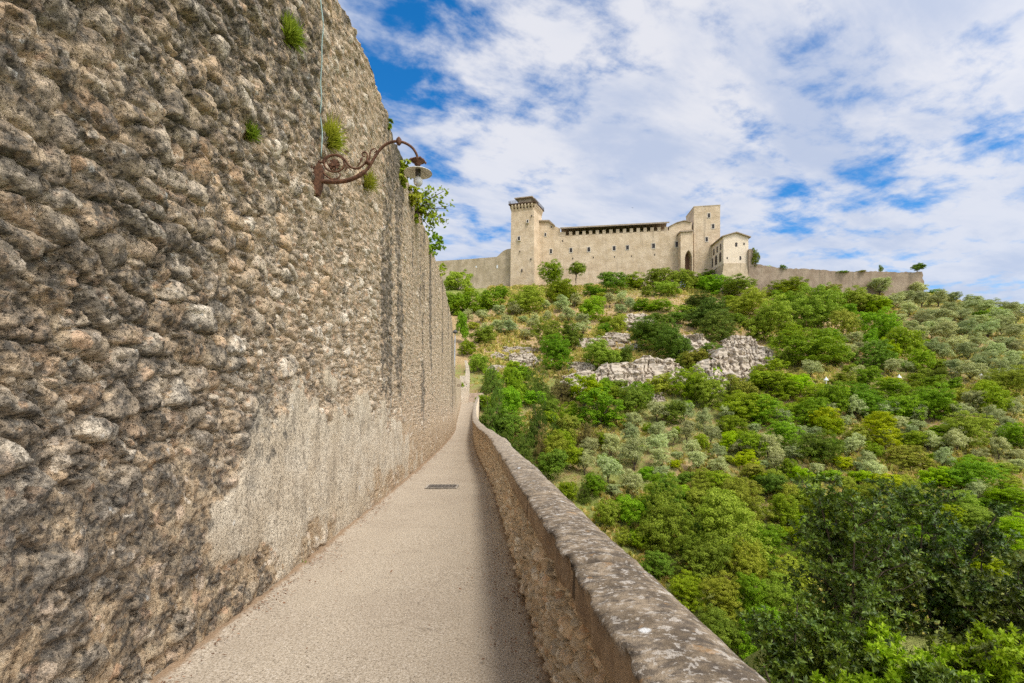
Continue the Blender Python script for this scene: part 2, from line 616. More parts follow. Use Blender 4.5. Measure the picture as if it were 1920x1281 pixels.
def path_material():
    m, k = new_mat('gravel_path')
    P = k.coord('Object')
    ed = k.attr('edge')
    sp = k.noise(P, 70, 3, 0.7)
    c = k.ramp(sp, [(0.32, (0.13, 0.105, 0.08)), (0.44, (0.38, 0.315, 0.235)), (0.56, (0.48, 0.405, 0.31)), (0.68, (0.60, 0.53, 0.45))])
    big = k.noise(P, 0.9, 5, 0.6)
    c = k.mix(k.math('MULTIPLY', k.ss(big, 0.42, 0.7), 0.30), c, (0.28, 0.22, 0.165))
    vo = k.voro(P, 75)
    c = k.mix(k.math('MULTIPLY', k.math('LESS_THAN', vo, 0.24), 0.35), c, (0.66, 0.60, 0.52))
    ck = k.voro(k.map(P, loc=(2, 3, 0)), 0.55, 'DISTANCE_TO_EDGE')
    ckn = k.math('ADD', ck, k.math('MULTIPLY', k.math('SUBTRACT', k.noise(P, 6, 4, 0.6), 0.5), 0.06))
    line = k.math('MULTIPLY', k.ss(k.math('ABSOLUTE', ckn), 0.007, 0.002), k.ss(k.noise(P, 0.8, 2, 0.5), 0.48, 0.60))
    c = k.mix(k.math('MULTIPLY', line, 0.22), c, (0.15, 0.115, 0.085))
    st = k.ss(k.noise(k.map(P, loc=(6, 1, 0)), 1.7, 5, 0.65), 0.60, 0.72)
    c = k.mix(k.math('MULTIPLY', st, 0.22), c, (0.20, 0.155, 0.115))
    leaf = k.ss(k.math('ADD', ed, k.math('MULTIPLY', k.noise(P, 9, 5, 0.7), 0.9)), 1.02, 1.38)
    c = k.mix(k.math('MULTIPLY', leaf, 0.7), c, k.mix(sp, (0.15, 0.085, 0.045), (0.33, 0.20, 0.10)))
    nb = k.bump(k.math('ADD', sp, k.math('MULTIPLY', vo, 0.6)), 0.6, 0.008)
    k.surface(c, 0.95, nb, 0.12)
    return m


M_PATH = path_material()


def coping_material():
    m, k = new_mat('coping_stone')
    P = k.coord('Object')
    top = k.attr('top')
    f = k.noise(P, 40, 6, 0.7)
    mid = k.noise(P, 9, 6, 0.65)
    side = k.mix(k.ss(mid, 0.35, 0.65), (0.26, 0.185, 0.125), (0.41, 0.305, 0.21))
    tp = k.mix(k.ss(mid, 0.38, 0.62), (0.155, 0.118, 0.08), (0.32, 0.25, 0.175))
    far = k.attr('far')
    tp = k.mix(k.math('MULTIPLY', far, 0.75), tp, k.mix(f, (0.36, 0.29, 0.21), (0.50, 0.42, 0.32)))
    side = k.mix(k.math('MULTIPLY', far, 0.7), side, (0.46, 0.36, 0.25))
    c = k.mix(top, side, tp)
    c = k.mix(k.math('MULTIPLY', k.ss(f, 0.52, 0.7), 0.6), c, (0.09, 0.072, 0.058))
    strk = k.noise(k.map(P, scale=(1.0, 1.9, 1.0)), 13, 6, 0.7)
    c = k.mix(k.math('MULTIPLY', k.math('MULTIPLY', k.ss(strk, 0.46, 0.60), 0.75), top), c, (0.085, 0.07, 0.058))
    w1 = k.ss(k.noise(k.map(P, scale=(1.0, 1.7, 1.0)), 19, 6, 0.68), 0.56, 0.63)
    w2 = k.ss(k.noise(k.map(P, loc=(3, 8, 2)), 44, 4, 0.6), 0.57, 0.63)
    wl = k.math('MULTIPLY', k.math('MAXIMUM', w1, k.math('MULTIPLY', w2, 0.8)), top)
    c = k.mix(k.math('MULTIPLY', wl, 0.8), c, k.mix(mid, (0.58, 0.54, 0.49), (0.45, 0.39, 0.32)))
    vo = k.voro(k.map(P, loc=(1, 5, 0)), 5.5, rnd=1.0)
    sp = k.ss(k.math('ADD', vo, k.math('MULTIPLY', k.noise(P, 30, 3, 0.5), 0.10)), 0.15, 0.105)
    c = k.mix(k.math('MULTIPLY', k.math('MULTIPLY', sp, top), 0.9), c, (0.70, 0.70, 0.69))
    oc = k.ss(k.noise(k.map(P, loc=(9, 5, 1)), 10, 4, 0.6), 0.64, 0.70)
    c = k.mix(k.math('MULTIPLY', oc, 0.55), c, (0.36, 0.21, 0.09))
    c = k.mix(k.math('MULTIPLY', k.attr('joint'), 0.85), c, (0.06, 0.047, 0.036))
    nb = k.bump(k.math('ADD', k.math('MULTIPLY', f, 0.7), mid), 0.9, 0.016)
    k.surface(c, 0.92, nb, 0.15)
    return m


M_COPING = coping_material()


def hill_material():
    m, k = new_mat('dry_hillside')
    P = k.coord('Object')
    gr, rk = k.attr('green'), k.attr('rock')
    n1, n2, n3 = k.noise(P, 0.10, 5, 0.6), k.noise(P, 0.8, 5, 0.65), k.noise(P, 3.5, 4, 0.7)
    dry = k.mix(k.ss(n2, 0.35, 0.65), (0.39, 0.265, 0.13), (0.52, 0.38, 0.205))
    dry = k.mix(k.math('MULTIPLY', k.ss(n3, 0.5, 0.7), 0.6), dry, (0.20, 0.15, 0.06))
    grn = k.mix(k.ss(n2, 0.3, 0.7), (0.17, 0.215, 0.045), (0.31, 0.32, 0.10))
    g = k.ss(k.math('ADD', k.math('ADD', k.math('MULTIPLY', n1, 0.7), k.math('MULTIPLY', n2, 0.5)), k.math('SUBTRACT', gr, 0.5)), 0.48, 0.72)
    c = k.mix(g, dry, grn)
    rc = k.mix(k.ss(n3, 0.35, 0.65), (0.34, 0.29, 0.24), (0.60, 0.55, 0.49))
    r = k.ss(k.math('ADD', rk, k.math('MULTIPLY', k.math('SUBTRACT', n2, 0.5), 1.6)), 0.45, 0.6)
    c = k.mix(r, c, rc)
    nb = k.bump(k.math('ADD', n3, n2), 0.8, 0.5)
    k.surface(c, 0.97, nb, 0.05)
    return m


M_HILL = hill_material()


def rock_material():
    m, k = new_mat('limestone')
    P = k.coord('Object')
    n, n2 = k.noise(P, 0.8, 6, 0.65), k.noise(P, 4.0, 5, 0.7)
    c = k.ramp(n, [(0.28, (0.27, 0.222, 0.165)), (0.45, (0.46, 0.39, 0.305)), (0.6, (0.57, 0.50, 0.405)), (0.75, (0.46, 0.34, 0.21))])
    c = k.mix(k.math('MULTIPLY', k.ss(n2, 0.52, 0.68), 0.6), c, (0.27, 0.235, 0.20))
    gv = k.ss(k.noise(k.map(P, loc=(5, 5, 5)), 0.55, 5, 0.7), 0.58, 0.66)
    c = k.mix(k.math('MULTIPLY', gv, 0.8), c, (0.30, 0.25, 0.10))
    k.surface(c, 0.95, k.bump(k.math('ADD', n2, n), 0.9, 0.4), 0.1)
    return m


M_ROCK = rock_material()


def leaf_material(name, c1, c2, c3, trans=0.3, gloss=0.0, bright=1.42):
    m, k = new_mat(name)
    gi = k.n('ShaderNodeNewGeometry')
    oi = k.n('ShaderNodeObjectInfo')
    r = gi.outputs['Random Per Island']
    c = k.ramp(r, [(0.0, c1), (0.55, c2), (1.0, c3)])
    n = k.noise(k.coord('Object'), 4.5, 4, 0.65)
    c = k.mix(k.ss(k.noise(k.map(k.coord('Object'), loc=(3, 7, 1)), 2.6, 3, 0.6), 0.45, 0.62), c, k.mix(0.45, c, c1))
    c = k.mix(k.math('MULTIPLY', k.ss(n, 0.4, 0.65), 0.45), c, c3)
    if bright != 1.0:
        c = k.mix(1.0, c, (bright, bright, bright), 'MULTIPLY')
    hv = k.n('ShaderNodeHueSaturation')
    k.put(hv.inputs['Hue'], k.math('ADD', 0.463, k.math('MULTIPLY', oi.outputs['Random'], 0.045)))
    hv.inputs['Saturation'].default_value = 1.12
    rv = k.math('FRACT', k.math('MULTIPLY', oi.outputs['Random'], 7.31))
    k.put(hv.inputs['Value'], k.math('ADD', 0.78, k.math('MULTIPLY', rv, 0.44)))
    k.put(hv.inputs['Color'], c)
    p = k.n('ShaderNodeBsdfPrincipled')
    k.link(hv.outputs[0], p.inputs['Base Color'])
    p.inputs['Roughness'].default_value = 0.5
    p.inputs['Specular IOR Level'].default_value = gloss
    tr = k.n('ShaderNodeBsdfTranslucent')
    k.link(hv.outputs[0], tr.inputs[0])
    mx = k.n('ShaderNodeMixShader')
    mx.inputs[0].default_value = trans
    k.link(p.outputs[0], mx.inputs[1])
    k.link(tr.outputs[0], mx.inputs[2])
    o = k.n('ShaderNodeOutputMaterial')
    k.link(mx.outputs[0], o.inputs[0])
    return m


LEAF = {
    'G': leaf_material('leaf_bright_green', (0.085, 0.165, 0.018), (0.155, 0.265, 0.032), (0.27, 0.385, 0.06), 0.4, 0.15),
    'D': leaf_material('leaf_dark_green', (0.062, 0.112, 0.016), (0.118, 0.185, 0.03), (0.20, 0.27, 0.055), 0.3, 0.15),
    'M': leaf_material('leaf_mid_green', (0.12, 0.18, 0.026), (0.20, 0.275, 0.045), (0.31, 0.37, 0.085), 0.35, 0.1),
    'Y': leaf_material('leaf_yellow_green', (0.125, 0.205, 0.018), (0.225, 0.335, 0.03), (0.36, 0.46, 0.065), 0.4, 0.1),
    'O': leaf_material('leaf_olive', (0.18, 0.225, 0.085), (0.30, 0.35, 0.155), (0.47, 0.51, 0.29), 0.3, 0.12),
    'R': leaf_material('leaf_russet', (0.11, 0.16, 0.028), (0.20, 0.245, 0.045), (0.33, 0.33, 0.08), 0.3, 0.1),
    'C': leaf_material('leaf_conifer', (0.036, 0.066, 0.014), (0.075, 0.12, 0.024), (0.14, 0.19, 0.045), 0.25, 0.1),
    'B': leaf_material('leaf_brown_conifer', (0.10, 0.10, 0.035), (0.175, 0.155, 0.06), (0.25, 0.20, 0.085), 0.25, 0.1),
    'L': leaf_material('leaf_laurel', (0.030, 0.064, 0.010), (0.072, 0.135, 0.022), (0.20, 0.29, 0.045), 0.2, 0.5, 0.85),
}
M_GRASS = leaf_material('dry_grass', (0.19, 0.25, 0.05), (0.40, 0.37, 0.12), (0.58, 0.47, 0.25), 0.45, 0.0)
M_LITTER = leaf_material('dead_leaves', (0.10, 0.068, 0.042), (0.19, 0.125, 0.075), (0.32, 0.225, 0.14), 0.2, 0.0, 1.0)


# ------------------------------------------------------------------ the tall rubble wall
def wall_top(y):
    base = np.interp(y, [-6, 31, 33, 35, 38, 41, 44], [5.33, 5.33, 4.65, 4.05, 2.95, 2.5, 2.3])
    return base + 0.16 * (fbm(y, y * 0, None, 1.4, 4, 71) - 0.5) * 2


def stone_field(s, z, seed, big, plaster_mask, bury, amp=1.0):
    """height (m) of a rubble face and its masks"""
    wx = 0.12 * (fbm(s, z, None, 2.1, 3, seed + 50) - 0.5)
    wz = 0.12 * (fbm(s, z, None, 2.1, 3, seed + 60) - 0.5)
    wx += 0.06 * (fbm(s, z, None, 9, 3, seed + 52) - 0.5)
    wz += 0.06 * (fbm(s, z, None, 9, 3, seed + 62) - 0.5)
    S, Z = s + wx, z + wz
    e1, r1, t1 = voronoi2(S / 0.225, Z / 0.155, seed + 1)
    e2, r2, t2 = voronoi2(S / 0.115 + 0.3, Z / 0.078, seed + 2)
    e3, r3, t3 = voronoi2(S / 0.062, Z / 0.047 + 0.7, seed + 3)
    d1 = (0.70 * sstep(e1, 0.03, 0.17) + 0.30 * sstep(e1, 0.03, 0.55)) * (0.45 + 0.70 * r1 + 1.2 * t1)
    d2 = (0.70 * sstep(e2, 0.04, 0.20) + 0.30 * sstep(e2, 0.04, 0.55)) * (0.40 + 0.80 * r2 + 1.2 * t2)
    d3 = sstep(e3, 0.02, 0.30) * (0.15 + r3 + t3)
    isb = sstep(big + 0.9 * (r1 - 0.5), 0.42, 0.52)
    h = isb * d1 * 0.070 + (1 - isb) * d2 * 0.044
    gap = 1 - np.maximum(isb * sstep(e1, 0.03, 0.2), (1 - isb) * sstep(e2, 0.03, 0.22))
    h = h + 0.020 * d3 * (0.3 + 0.7 * gap)
    rid = np.where(isb > 0.5, r1, r2)
    rid = np.where((gap > 0.6) & (d3 > 0.35), r3, rid)
    mlev = bury * 0.075 + 0.035 * (fbm(s, z, None, 3.2, 4, seed + 7) - 0.5)
    k = 0.010
    hh = np.clip(0.5 + 0.5 * (h - mlev) / k, 0, 1)
    out = mlev * (1 - hh) + h * hh
    mortar = np.clip(np.maximum(1 - hh, gap * (1 - 0.8 * (d3 > 0.4))), 0, 1)
    rg = np.abs(fbm(s, z, None, 8, 5, seed + 18, 0.6) - 0.5) * 2
    rough = 0.026 * (fbm(s, z, None, 9, 5, seed + 8, 0.66) - 0.5) - 0.014 * rg + 0.020 * (fbm(s, z, None, 34, 3, seed + 9) - 0.5)
    pit = sstep(fbm(s, z, None, 16, 3, seed + 15), 0.62, 0.74)
    rough = rough - 0.03 * pit
    pl = plaster_mask
    flat = 0.060 + 0.030 * (fbm(s, z, None, 2.2, 4, seed + 12) - 0.5) + 0.010 * (fbm(s, z, None, 30, 3, seed + 13) - 0.5)
    out = ((out + rough) * (1 - pl) + flat * pl) * amp
    return out, rid, mortar


ys = [-5.0]
while ys[-1] < 43.9:
    y = ys[-1]
    ys.append(y + (0.10 if y < 0.9 else min(max(0.0115, 0.0046 * (y / 1.5) ** 1.6), 0.13)))
ys = np.array(ys)
vv = np.linspace(0, 1, 500)
Yg, Vg = np.meshgrid(ys, vv, indexing='ij')
zb = ZP(ys) - 0.06
zt = wall_top(ys)
Zg = zb[:, None] + Vg * (zt - zb)[:, None]
pl_top = np.interp(ys, [2.9, 3.7, 4.4, 5.2, 7.5, 9.0, 11.0, 15.0], [-2.3, -0.7, 0.20, 0.22, 0.17, 0.0, -0.5, -1.7])
wob = fbm(Yg, Zg, None, 2.3, 5, 90) - 0.5
plaster = sstep(pl_top[:, None] + 1.5 * wob - Zg, -0.16, 0.22)
plaster = plaster * sstep(fbm(Yg, Zg, None, 1.3, 5, 95) + 0.35 * sstep(Zg, -1.4, -0.7), 0.46, 0.68)
low_m = sstep(-Zg + 0.5 * wob, 0.05, 0.7)
bigm = 0.30 + 0.55 * sstep(5.6 - Yg, 0, 2.6) * (1 - 0.55 * sstep(Zg, 1.6, 2.6)) * (1 - 0.85 * low_m) + 0.5 * (fbm(Yg, Zg, None, 0.9, 3, 97) - 0.5)
bigm = bigm - 0.25 * sstep(Yg, 9, 14)
bury = 0.06 + 0.62 * low_m + 0.55 * (fbm(Yg, Zg, None, 0.8, 4, 99) - 0.45) + 0.22 * sstep(Zg, 2.4, 4.2)
H, RID, MORT = stone_field(Yg, Zg, 200, bigm, plaster, bury, 1.14 - 0.28 * sstep(Yg, 3.0, 6.0) - 0.34 * sstep(Yg, 6, 12))
bulge = 0.07 * (fbm(Yg, Zg, None, 0.35, 3, 101) - 0.5)
patina = 0.22 + 0.20 * sstep(5.0 - Yg, 0, 2) + 1.1 * (fbm(Yg, Zg, None, 0.55, 4, 103) - 0.42) + 0.25 * sstep(Zg, 0.0, 2.5) - 0.50 * sstep(Yg, 4.5, 8)
strk = fbm(Yg, Zg * 0.06, None, 1.2, 4, 105)
patina = patina + 0.85 * sstep(strk + 0.35 * (fbm(Yg, Zg, None, 1.1, 4, 106) - 0.5), 0.55, 0.72) * sstep(Yg, 6.5, 10) * sstep(Zg, -1.4, 0.6)
patina = np.clip(patina - 0.45 * plaster * (1 - sstep(fbm(Yg, Zg, None, 0.9, 4, 107), 0.5, 0.62)), -0.4, 1.4)
Xg = XL(ys)[:, None] - 0.07 + H + bulge
verts = np.stack([Xg, Yg, Zg], -1).reshape(-1, 3)
quads = grid_quads(len(ys), len(vv))
nu, nv = len(ys), len(vv)
at_ = {'far': (sstep(Yg, 4.0, 8.0)).ravel(), 'stone': RID.ravel(), 'mortar': MORT.ravel(), 'plaster': plaster.ravel(), 'patina': patina.ravel()}
# top and back of the wall
nb0 = len(verts)
ti = np.arange(nu) * nv + nv - 1
tmid = verts[ti] + np.array([-0.45, 0, 0.05])
tback = verts[ti] + np.array([-1.1, 0, -0.05])
bback = tback.copy()
bback[:, 2] = -45
tmid[:, 2] += 0.12 * (fbm(ys, ys * 0 + 3, None, 3, 3, 111) - 0.5)
verts = np.concatenate([verts, tmid, tback, bback])
i = np.arange(nu - 1)
q2 = np.stack([ti[i], ti[i + 1], nb0 + i + 1, nb0 + i], -1)
q3 = np.stack([nb0 + i, nb0 + i + 1, nb0 + nu + i + 1, nb0 + nu + i], -1)
q4 = np.stack([nb0 + nu + i, nb0 + nu + i + 1, nb0 + 2 * nu + i + 1, nb0 + 2 * nu + i], -1)
e0 = (nu - 1) * nv
qend = np.array([[e0, nb0 + 3 * nu - 1, nb0 + 2 * nu - 1, e0 + nv - 1]])
quads = np.concatenate([quads, q2, q3, q4, qend])
for k_ in at_:
    fillv = {'far': 0.5, 'stone': 0.5, 'mortar': 0.5, 'plaster': 0.0, 'patina': 0.4}[k_]
    at_[k_] = np.concatenate([at_[k_], np.full(3 * nu, fillv)])
wall = mesh_obj('stone_wall', fast_mesh('stone_wall', verts, quads, at_, True), M_WALL)
tag(wall, 'tall weathered rubble stone wall along the left of the walkway', 'wall')
WALLX = lambda y, z: float(Xg[int(np.argmin(abs(ys - y))), int(np.clip((z - np.interp(y, ys, zb)) / (np.interp(y, ys, zt) - np.interp(y, ys, zb)) * 499, 0, 499))])

# ------------------------------------------------------------------ walkway
py_ = np.concatenate([np.arange(-6, 1, 0.3), np.arange(1, 12, 0.06), np.arange(12, 86, 0.4)])
pv = np.linspace(0, 1, 60)
Yp, Vp = np.meshgrid(py_, pv, indexing='ij')
xl_, xr_ = XL(py_)[:, None] - 0.12, XR(py_)[:, None] + 0.10
Xp = xl_ + Vp * (xr_ - xl_)
Zp = ZP(Yp) + 0.02 * (fbm(Xp, Yp, None, 1.3, 4, 121) - 0.5)
dl, dr = Xp - XL(py_)[:, None], XR(py_)[:, None] - Xp
Zp += 0.05 * sstep(0.14 - dl, 0, 0.12) * fbm(Xp, Yp, None, 5, 3, 122) + 0.04 * sstep(0.12 - dr, 0, 0.1) * fbm(Xp, Yp, None, 5, 3, 123)
edge = np.maximum(np.exp(-np.maximum(dl, 0) / 0.13), 0.92 * np.exp(-np.maximum(dr, 0) / 0.16))
path = mesh_obj('path', fast_mesh('path', np.stack([Xp, Yp, Zp], -1).reshape(-1, 3), grid_quads(len(py_), len(pv))[:, ::-1], {'edge': edge.ravel()}, True), M_PATH)
tag(path, kind='structure')

# masonry under the walkway, down into the ravine
mb = MB()
yy = [-6, 0, 6, 12, 18, 24, 32, 42, 52, 62, 72, 84]
plan = [(float(XR(t)) + 0.28, t) for t in yy] + [(float(XL(t)) - 0.35, t) for t in reversed(yy)]
for a in range(len(yy) - 1):
    t0, t1 = yy[a], yy[a + 1]
    ztop = min(float(ZP(t0)), float(ZP(t1))) - 0.10
    mb.block([(float(XR(t0)) + 0.28, t0), (float(XR(t1)) + 0.28, t1), (float(XL(t1)) - 0.35, t1), (float(XL(t0)) - 0.35, t0)], -46, ztop)
br = mb.build('bridge', M_RUIN)
tag(br, kind='structure')

# ------------------------------------------------------------------ parapet: rubble face (body) and rounded coping
par = empty('parapet_wall', (0, 0, 0))
tag(par, 'low stone parapet with rounded lichen covered coping beside the walkway', 'parapet')
ys2 = [-4.0]
while ys2[-1] < 79.5:
    y = ys2[-1]
    ys2.append(y + (0.1 if y < 0.7 else min(max(0.012, 0.0055 * (y / 1.5) ** 1.5), 0.25)))
ys2 = np.array(ys2)
vp2 = np.linspace(0, 1, 80)
Y2, V2 = np.meshgrid(ys2, vp2, indexing='ij')
zlo, zhi = ZP(ys2) - 0.06, ZP(ys2) + 0.885
Z2 = zlo[:, None] + V2 * (zhi - zlo)[:, None]
h2, rid2, mo2 = stone_field(Y2 * 0.85, Z2 * 1.2, 400, np.full(Y2.shape, -1.0), np.zeros(Y2.shape), 0.0 + 0.25 * (fbm(Y2, Z2, None, 1.1, 3, 133) - 0.4))
X2 = XR(ys2)[:, None] + 0.045 - h2 * 1.5
pat2 = 0.30 + 0.9 * (fbm(Y2, Z2, None, 0.9, 4, 135) - 0.45)
v2 = np.stack([X2, Y2, Z2], -1).reshape(-1, 3)
nu2, nv2 = len(ys2), len(vp2)
n0 = len(v2)
ob = np.stack([XR(ys2) + 0.29, ys2, zhi], -1)
ob2 = ob.copy()
ob2[:, 2] = zlo - 2.5
v2 = np.concatenate([v2, ob, ob2])
i = np.arange(nu2 - 1)
tq = np.stack([i * nv2 + nv2 - 1, n0 + i, n0 + i + 1, (i + 1) * nv2 + nv2 - 1], -1)
oq = np.stack([n0 + i, n0 + nu2 + i, n0 + nu2 + i + 1, n0 + i + 1], -1)
att2 = {'stone': rid2.ravel(), 'mortar': mo2.ravel(), 'plaster': np.zeros(n0), 'patina': pat2.ravel()}
for k_ in att2:
    att2[k_] = np.concatenate([att2[k_], np.full(2 * nu2, 0.4 if k_ != 'plaster' else 0.0)])
mesh_obj('rubble_body', fast_mesh('rubble_body', v2, np.concatenate([grid_quads(nu2, nv2)[:, ::-1], tq, oq]), att2, True), M_PARAPET, par)

prof = np.array([(0.30, -0.14), (0.16, -0.14), (0.012, -0.142), (0.0, -0.135), (0.0, -0.10), (0.0, -0.07), (0.0, -0.04), (0.0, -0.016), (0.004, -0.004), (0.016, 0.004),
                 (0.045, 0.010), (0.08, 0.015), (0.115, 0.019), (0.15, 0.020), (0.185, 0.018), (0.22, 0.012), (0.25, 0.003), (0.275, -0.012), (0.294, -0.034), (0.305, -0.064), (0.31, -0.10), (0.31, -0.14), (0.30, -0.14)])
ptop = np.array([0, 0, 0, 0, 0, 0, 0, 0.25, 0.9, 1, 1, 1, 1, 1, 1, 1, 1, 1, 1, 1, 1, 0.5, 0])
ys3 = [-4.0]
while ys3[-1] < 79.5:
    y = ys3[-1]
    ys3.append(y + (0.1 if y < 0.5 else min(max(0.012, 0.008 * (y / 1.5) ** 1.3), 0.25)))
ys3 = np.array(ys3)
Y3 = np.repeat(ys3[:, None], len(prof), 1)
wd = 1.0 + 0.05 * (fbm(ys3, ys3 * 0, None, 0.7, 3, 141) - 0.5) * 2
X3 = XR(ys3)[:, None] - 0.068 + prof[None, :, 0] * wd[:, None] * 1.06
Z3 = ZP(ys3)[:, None] + 1.005 + prof[None, :, 1]
Z3 += 0.025 * (fbm(ys3, ys3 * 0 + 2, None, 0.45, 3, 143) - 0.5)[:, None]
# joints between the coping slabs, each slab a hair off the next
jl = 1.15
seg = ys3 / jl + 0.3 * np.sin(ys3 * 0.9)
fr = np.abs((seg % 1.0) - 0.5)
sid = np.floor(seg).astype(np.int64)
off = (_h(sid, sid * 0, sid * 0, 5) - 0.5)
Z3 += 0.010 * off[:, None] * (ptop[None] > 0)
X3 += 0.02 * off[:, None] * (ptop[None] + 0.6)
jo = sstep(fr, 0.472, 0.488)[:, None]
Z3 -= 0.022 * jo * (ptop[None] > 0.5)
rough = 0.016 * (fbm(X3, Y3, Z3, 7, 4, 145) - 0.5) + 0.010 * (fbm(X3, Y3, Z3, 22, 3, 146) - 0.5)
Z3 += rough * (ptop[None] > 0.5)
chip = sstep(fbm(Y3, Z3 * 0, None, 5, 4, 148), 0.52, 0.75)
X3 += (0.022 * chip + 0.012 * (fbm(Y3, Z3, None, 14, 3, 147) - 0.5)) * ((ptop[None] > 0.0) & (ptop[None] < 0.95) | (ptop[None] == 0)) * (prof[None, :, 0] < 0.05)
v3 = np.stack([X3, Y3, Z3], -1).reshape(-1, 3)
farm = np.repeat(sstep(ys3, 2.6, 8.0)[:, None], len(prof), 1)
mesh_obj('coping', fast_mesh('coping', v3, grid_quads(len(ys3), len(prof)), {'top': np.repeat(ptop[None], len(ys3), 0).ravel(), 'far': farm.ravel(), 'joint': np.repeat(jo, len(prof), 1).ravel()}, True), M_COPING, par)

# ------------------------------------------------------------------ hillside sheet
def axis(segs):
    out = []
    for a, b, st in segs:
        out.append(np.arange(a, b, st))
    return np.concatenate(out)


gx = axis([(-2500, -300, 200), (-300, -60, 12), (-60, -14, 2), (-14, 215, 0.9), (215, 330, 5), (330, 2600, 200)])
gy = axis([(-2000, -60, 200), (-60, 0, 10), (0, 26, 0.9), (26, 225, 0.85), (225, 330, 5), (330, 3000, 250)])
GX, GY = np.meshgrid(gx, gy, indexing='ij')
GZ = terrain(GX, GY)
ROCKS = [  # photo pixel of the foot, width, height of each outcrop
    (1105, 735, 76, 40), (1168, 742, 80, 62), (1222, 725, 72, 58), (1262, 722, 52, 42), (1300, 670, 62, 44), (1345, 738, 62, 64),
    (1385, 722, 64, 70), (1388, 660, 48, 34), (1425, 690, 44, 44), (1118, 655, 60, 24), (1150, 640, 50, 20), (970, 664, 44, 18),
    (985, 690, 46, 30), (925, 678, 44, 16), (940, 700, 46, 18), (1196, 618, 50, 34), (1090, 700, 40, 24), (1232, 755, 26, 22),
]
rockm = np.zeros(GX.shape)
ROCKP = []
for (rx, ry, rw, rh) in ROCKS:
    x, y, z = hit(rx, ry)
    ROCKP.append((x, y, z))
    wm = rw * y / F
    rockm = np.maximum(rockm, np.exp(-(((GX - x) / (wm * 0.75)) ** 2 + ((GY - y - 3) / (wm * 0.6)) ** 2)))
for (rx, ry, rw) in ((1040, 680, 110), (1180, 650, 110), (1300, 640, 80), (1640, 640, 40), (1800, 700, 50), (1810, 885, 60), (960, 650, 80)):
    x, y, z = hit(rx, ry)
    wm = rw * y / F
    rockm = np.maximum(rockm, 0.55 * np.exp(-(((GX - x) / (wm * 0.7)) ** 2 + ((GY - y) / (wm * 0.6)) ** 2)))
GZ = GZ + rockm * 1.0 * (np.abs(fbm(GX, GY, None, 1 / 3.0, 4, 155) - 0.5) * 2.4 - 0.3)
green = 0.54 + 0.5 * sstep(GY, 182, 200) * (GX < 20) + 0.25 * sstep(70 - GY, 0, 25) - 0.34 * sstep(GY, 105, 130) * (1 - sstep(GY, 170, 190)) + 0.38 * sstep(GX, 85, 150) - 0.1 * (GY < 30)
hill = mesh_obj('hillside', fast_mesh('hillside', np.stack([GX, GY, GZ], -1).reshape(-1, 3), grid_quads(len(gx), len(gy)), {'green': green.ravel(), 'rock': rockm.ravel()}, True), M_HILL)
tag(hill, kind='structure')

# ------------------------------------------------------------------ limestone outcrops
def outcrop_mesh(seed, n=56):
    a = np.linspace(-1, 1, n)
    A, B = np.meshgrid(a, a, indexing='ij')           # across, up the face
    r = np.sqrt((A * 1.02) ** 2 + (B * 0.98) ** 2)
    edge_ = sstep(1.05 - r + 0.35 * (fbm(A * 3, B * 3, None, 1, 4, seed) - 0.5), 0, 0.45)
    rid = np.abs(fbm(A * 2.2, B * 2.8, None, 1, 5, seed + 3, 0.6) - 0.5) * 2
    blk, bid, _t = voronoi2(A * 3.0 + 0.4 * rid, B * 3.4, seed + 5)
    blk2, bid2, _t = voronoi2(A * 7.0 + 0.4 * rid, B * 8.0, seed + 6)
    rr = np.sqrt(A ** 2 + B ** 2) * (0.80 + 0.75 * (fbm(A * 2.4, B * 2.4, None, 1, 4, seed + 9) - 0.35))
    dome = np.sqrt(np.clip(1 - rr ** 2, 0, 1))
    fis = np.abs(fbm(A * 5.0, B * 1.5, None, 1, 4, seed + 11, 0.55) - 0.5) * 2
    led = fbm(A * 1.6, B * 5.0, None, 1, 3, seed + 12)
    dep = sstep(dome, 0, 0.6) * (0.50 + 0.45 * (fbm(A * 1.8, B * 1.8, None, 1, 3, seed + 13) - 0.4) + 0.40 * (led - 0.5) - 0.22 * (1 - sstep(fis, 0.0, 0.22)) + 0.10 * (bid - 0.5) - 0.10 * rid)
    x = A + 0.12 * (fbm(A * 4, B * 4, None, 1, 3, seed + 8) - 0.5)
    z = (B + 1) * 0.5 + 0.10 * dep
    y = -dep * 0.55 + (B + 1) * 0.42
    q = grid_quads(n, n)
    q = q[(rr.ravel()[q] < 1.0).any(1)]
    used = np.unique(q)
    remap = np.zeros(n * n, np.int64)
    remap[used] = np.arange(len(used))
    return fast_mesh('limestone_outcrop', np.stack([x * 0.5, y * 0.5, z], -1).reshape(-1, 3)[used], remap[q], None, False)


ROCK_LAB = [
    'grey limestone outcrop at the foot of the cliff, above the bright yellow green tree', 'largest smooth grey limestone face, right above the bright yellow green tree',
    'pale limestone face with dark cracks, right of the smooth grey face', 'low pale limestone ledge at the right end of the long grey cliff',
    'rounded pitted limestone knob under the dark pine clump', 'white limestone slab left of the ochre hollow in the cliff',
    'limestone face with ochre streaks around a dark hollow', 'small pale limestone outcrop directly below the dark pine clump',
    'rightmost pale limestone outcrop of the cliff, beside the broad bright green bush', 'stony limestone rib above the olive green bush on the cliff',
    'thin limestone rib highest above the cliff on the dry slope', 'low grey limestone ledge on the dry slope above the spruces',
    'crumbled limestone outcrop left of the bright green tree', 'small low limestone ledge nearest to the lamp pole',
    'low limestone ledge just above the end of the walkway', 'whitish limestone scree under the long castle wall',
    'broken limestone rib beside the bright green tree', 'small pale limestone patch among the bushes under the cliff']
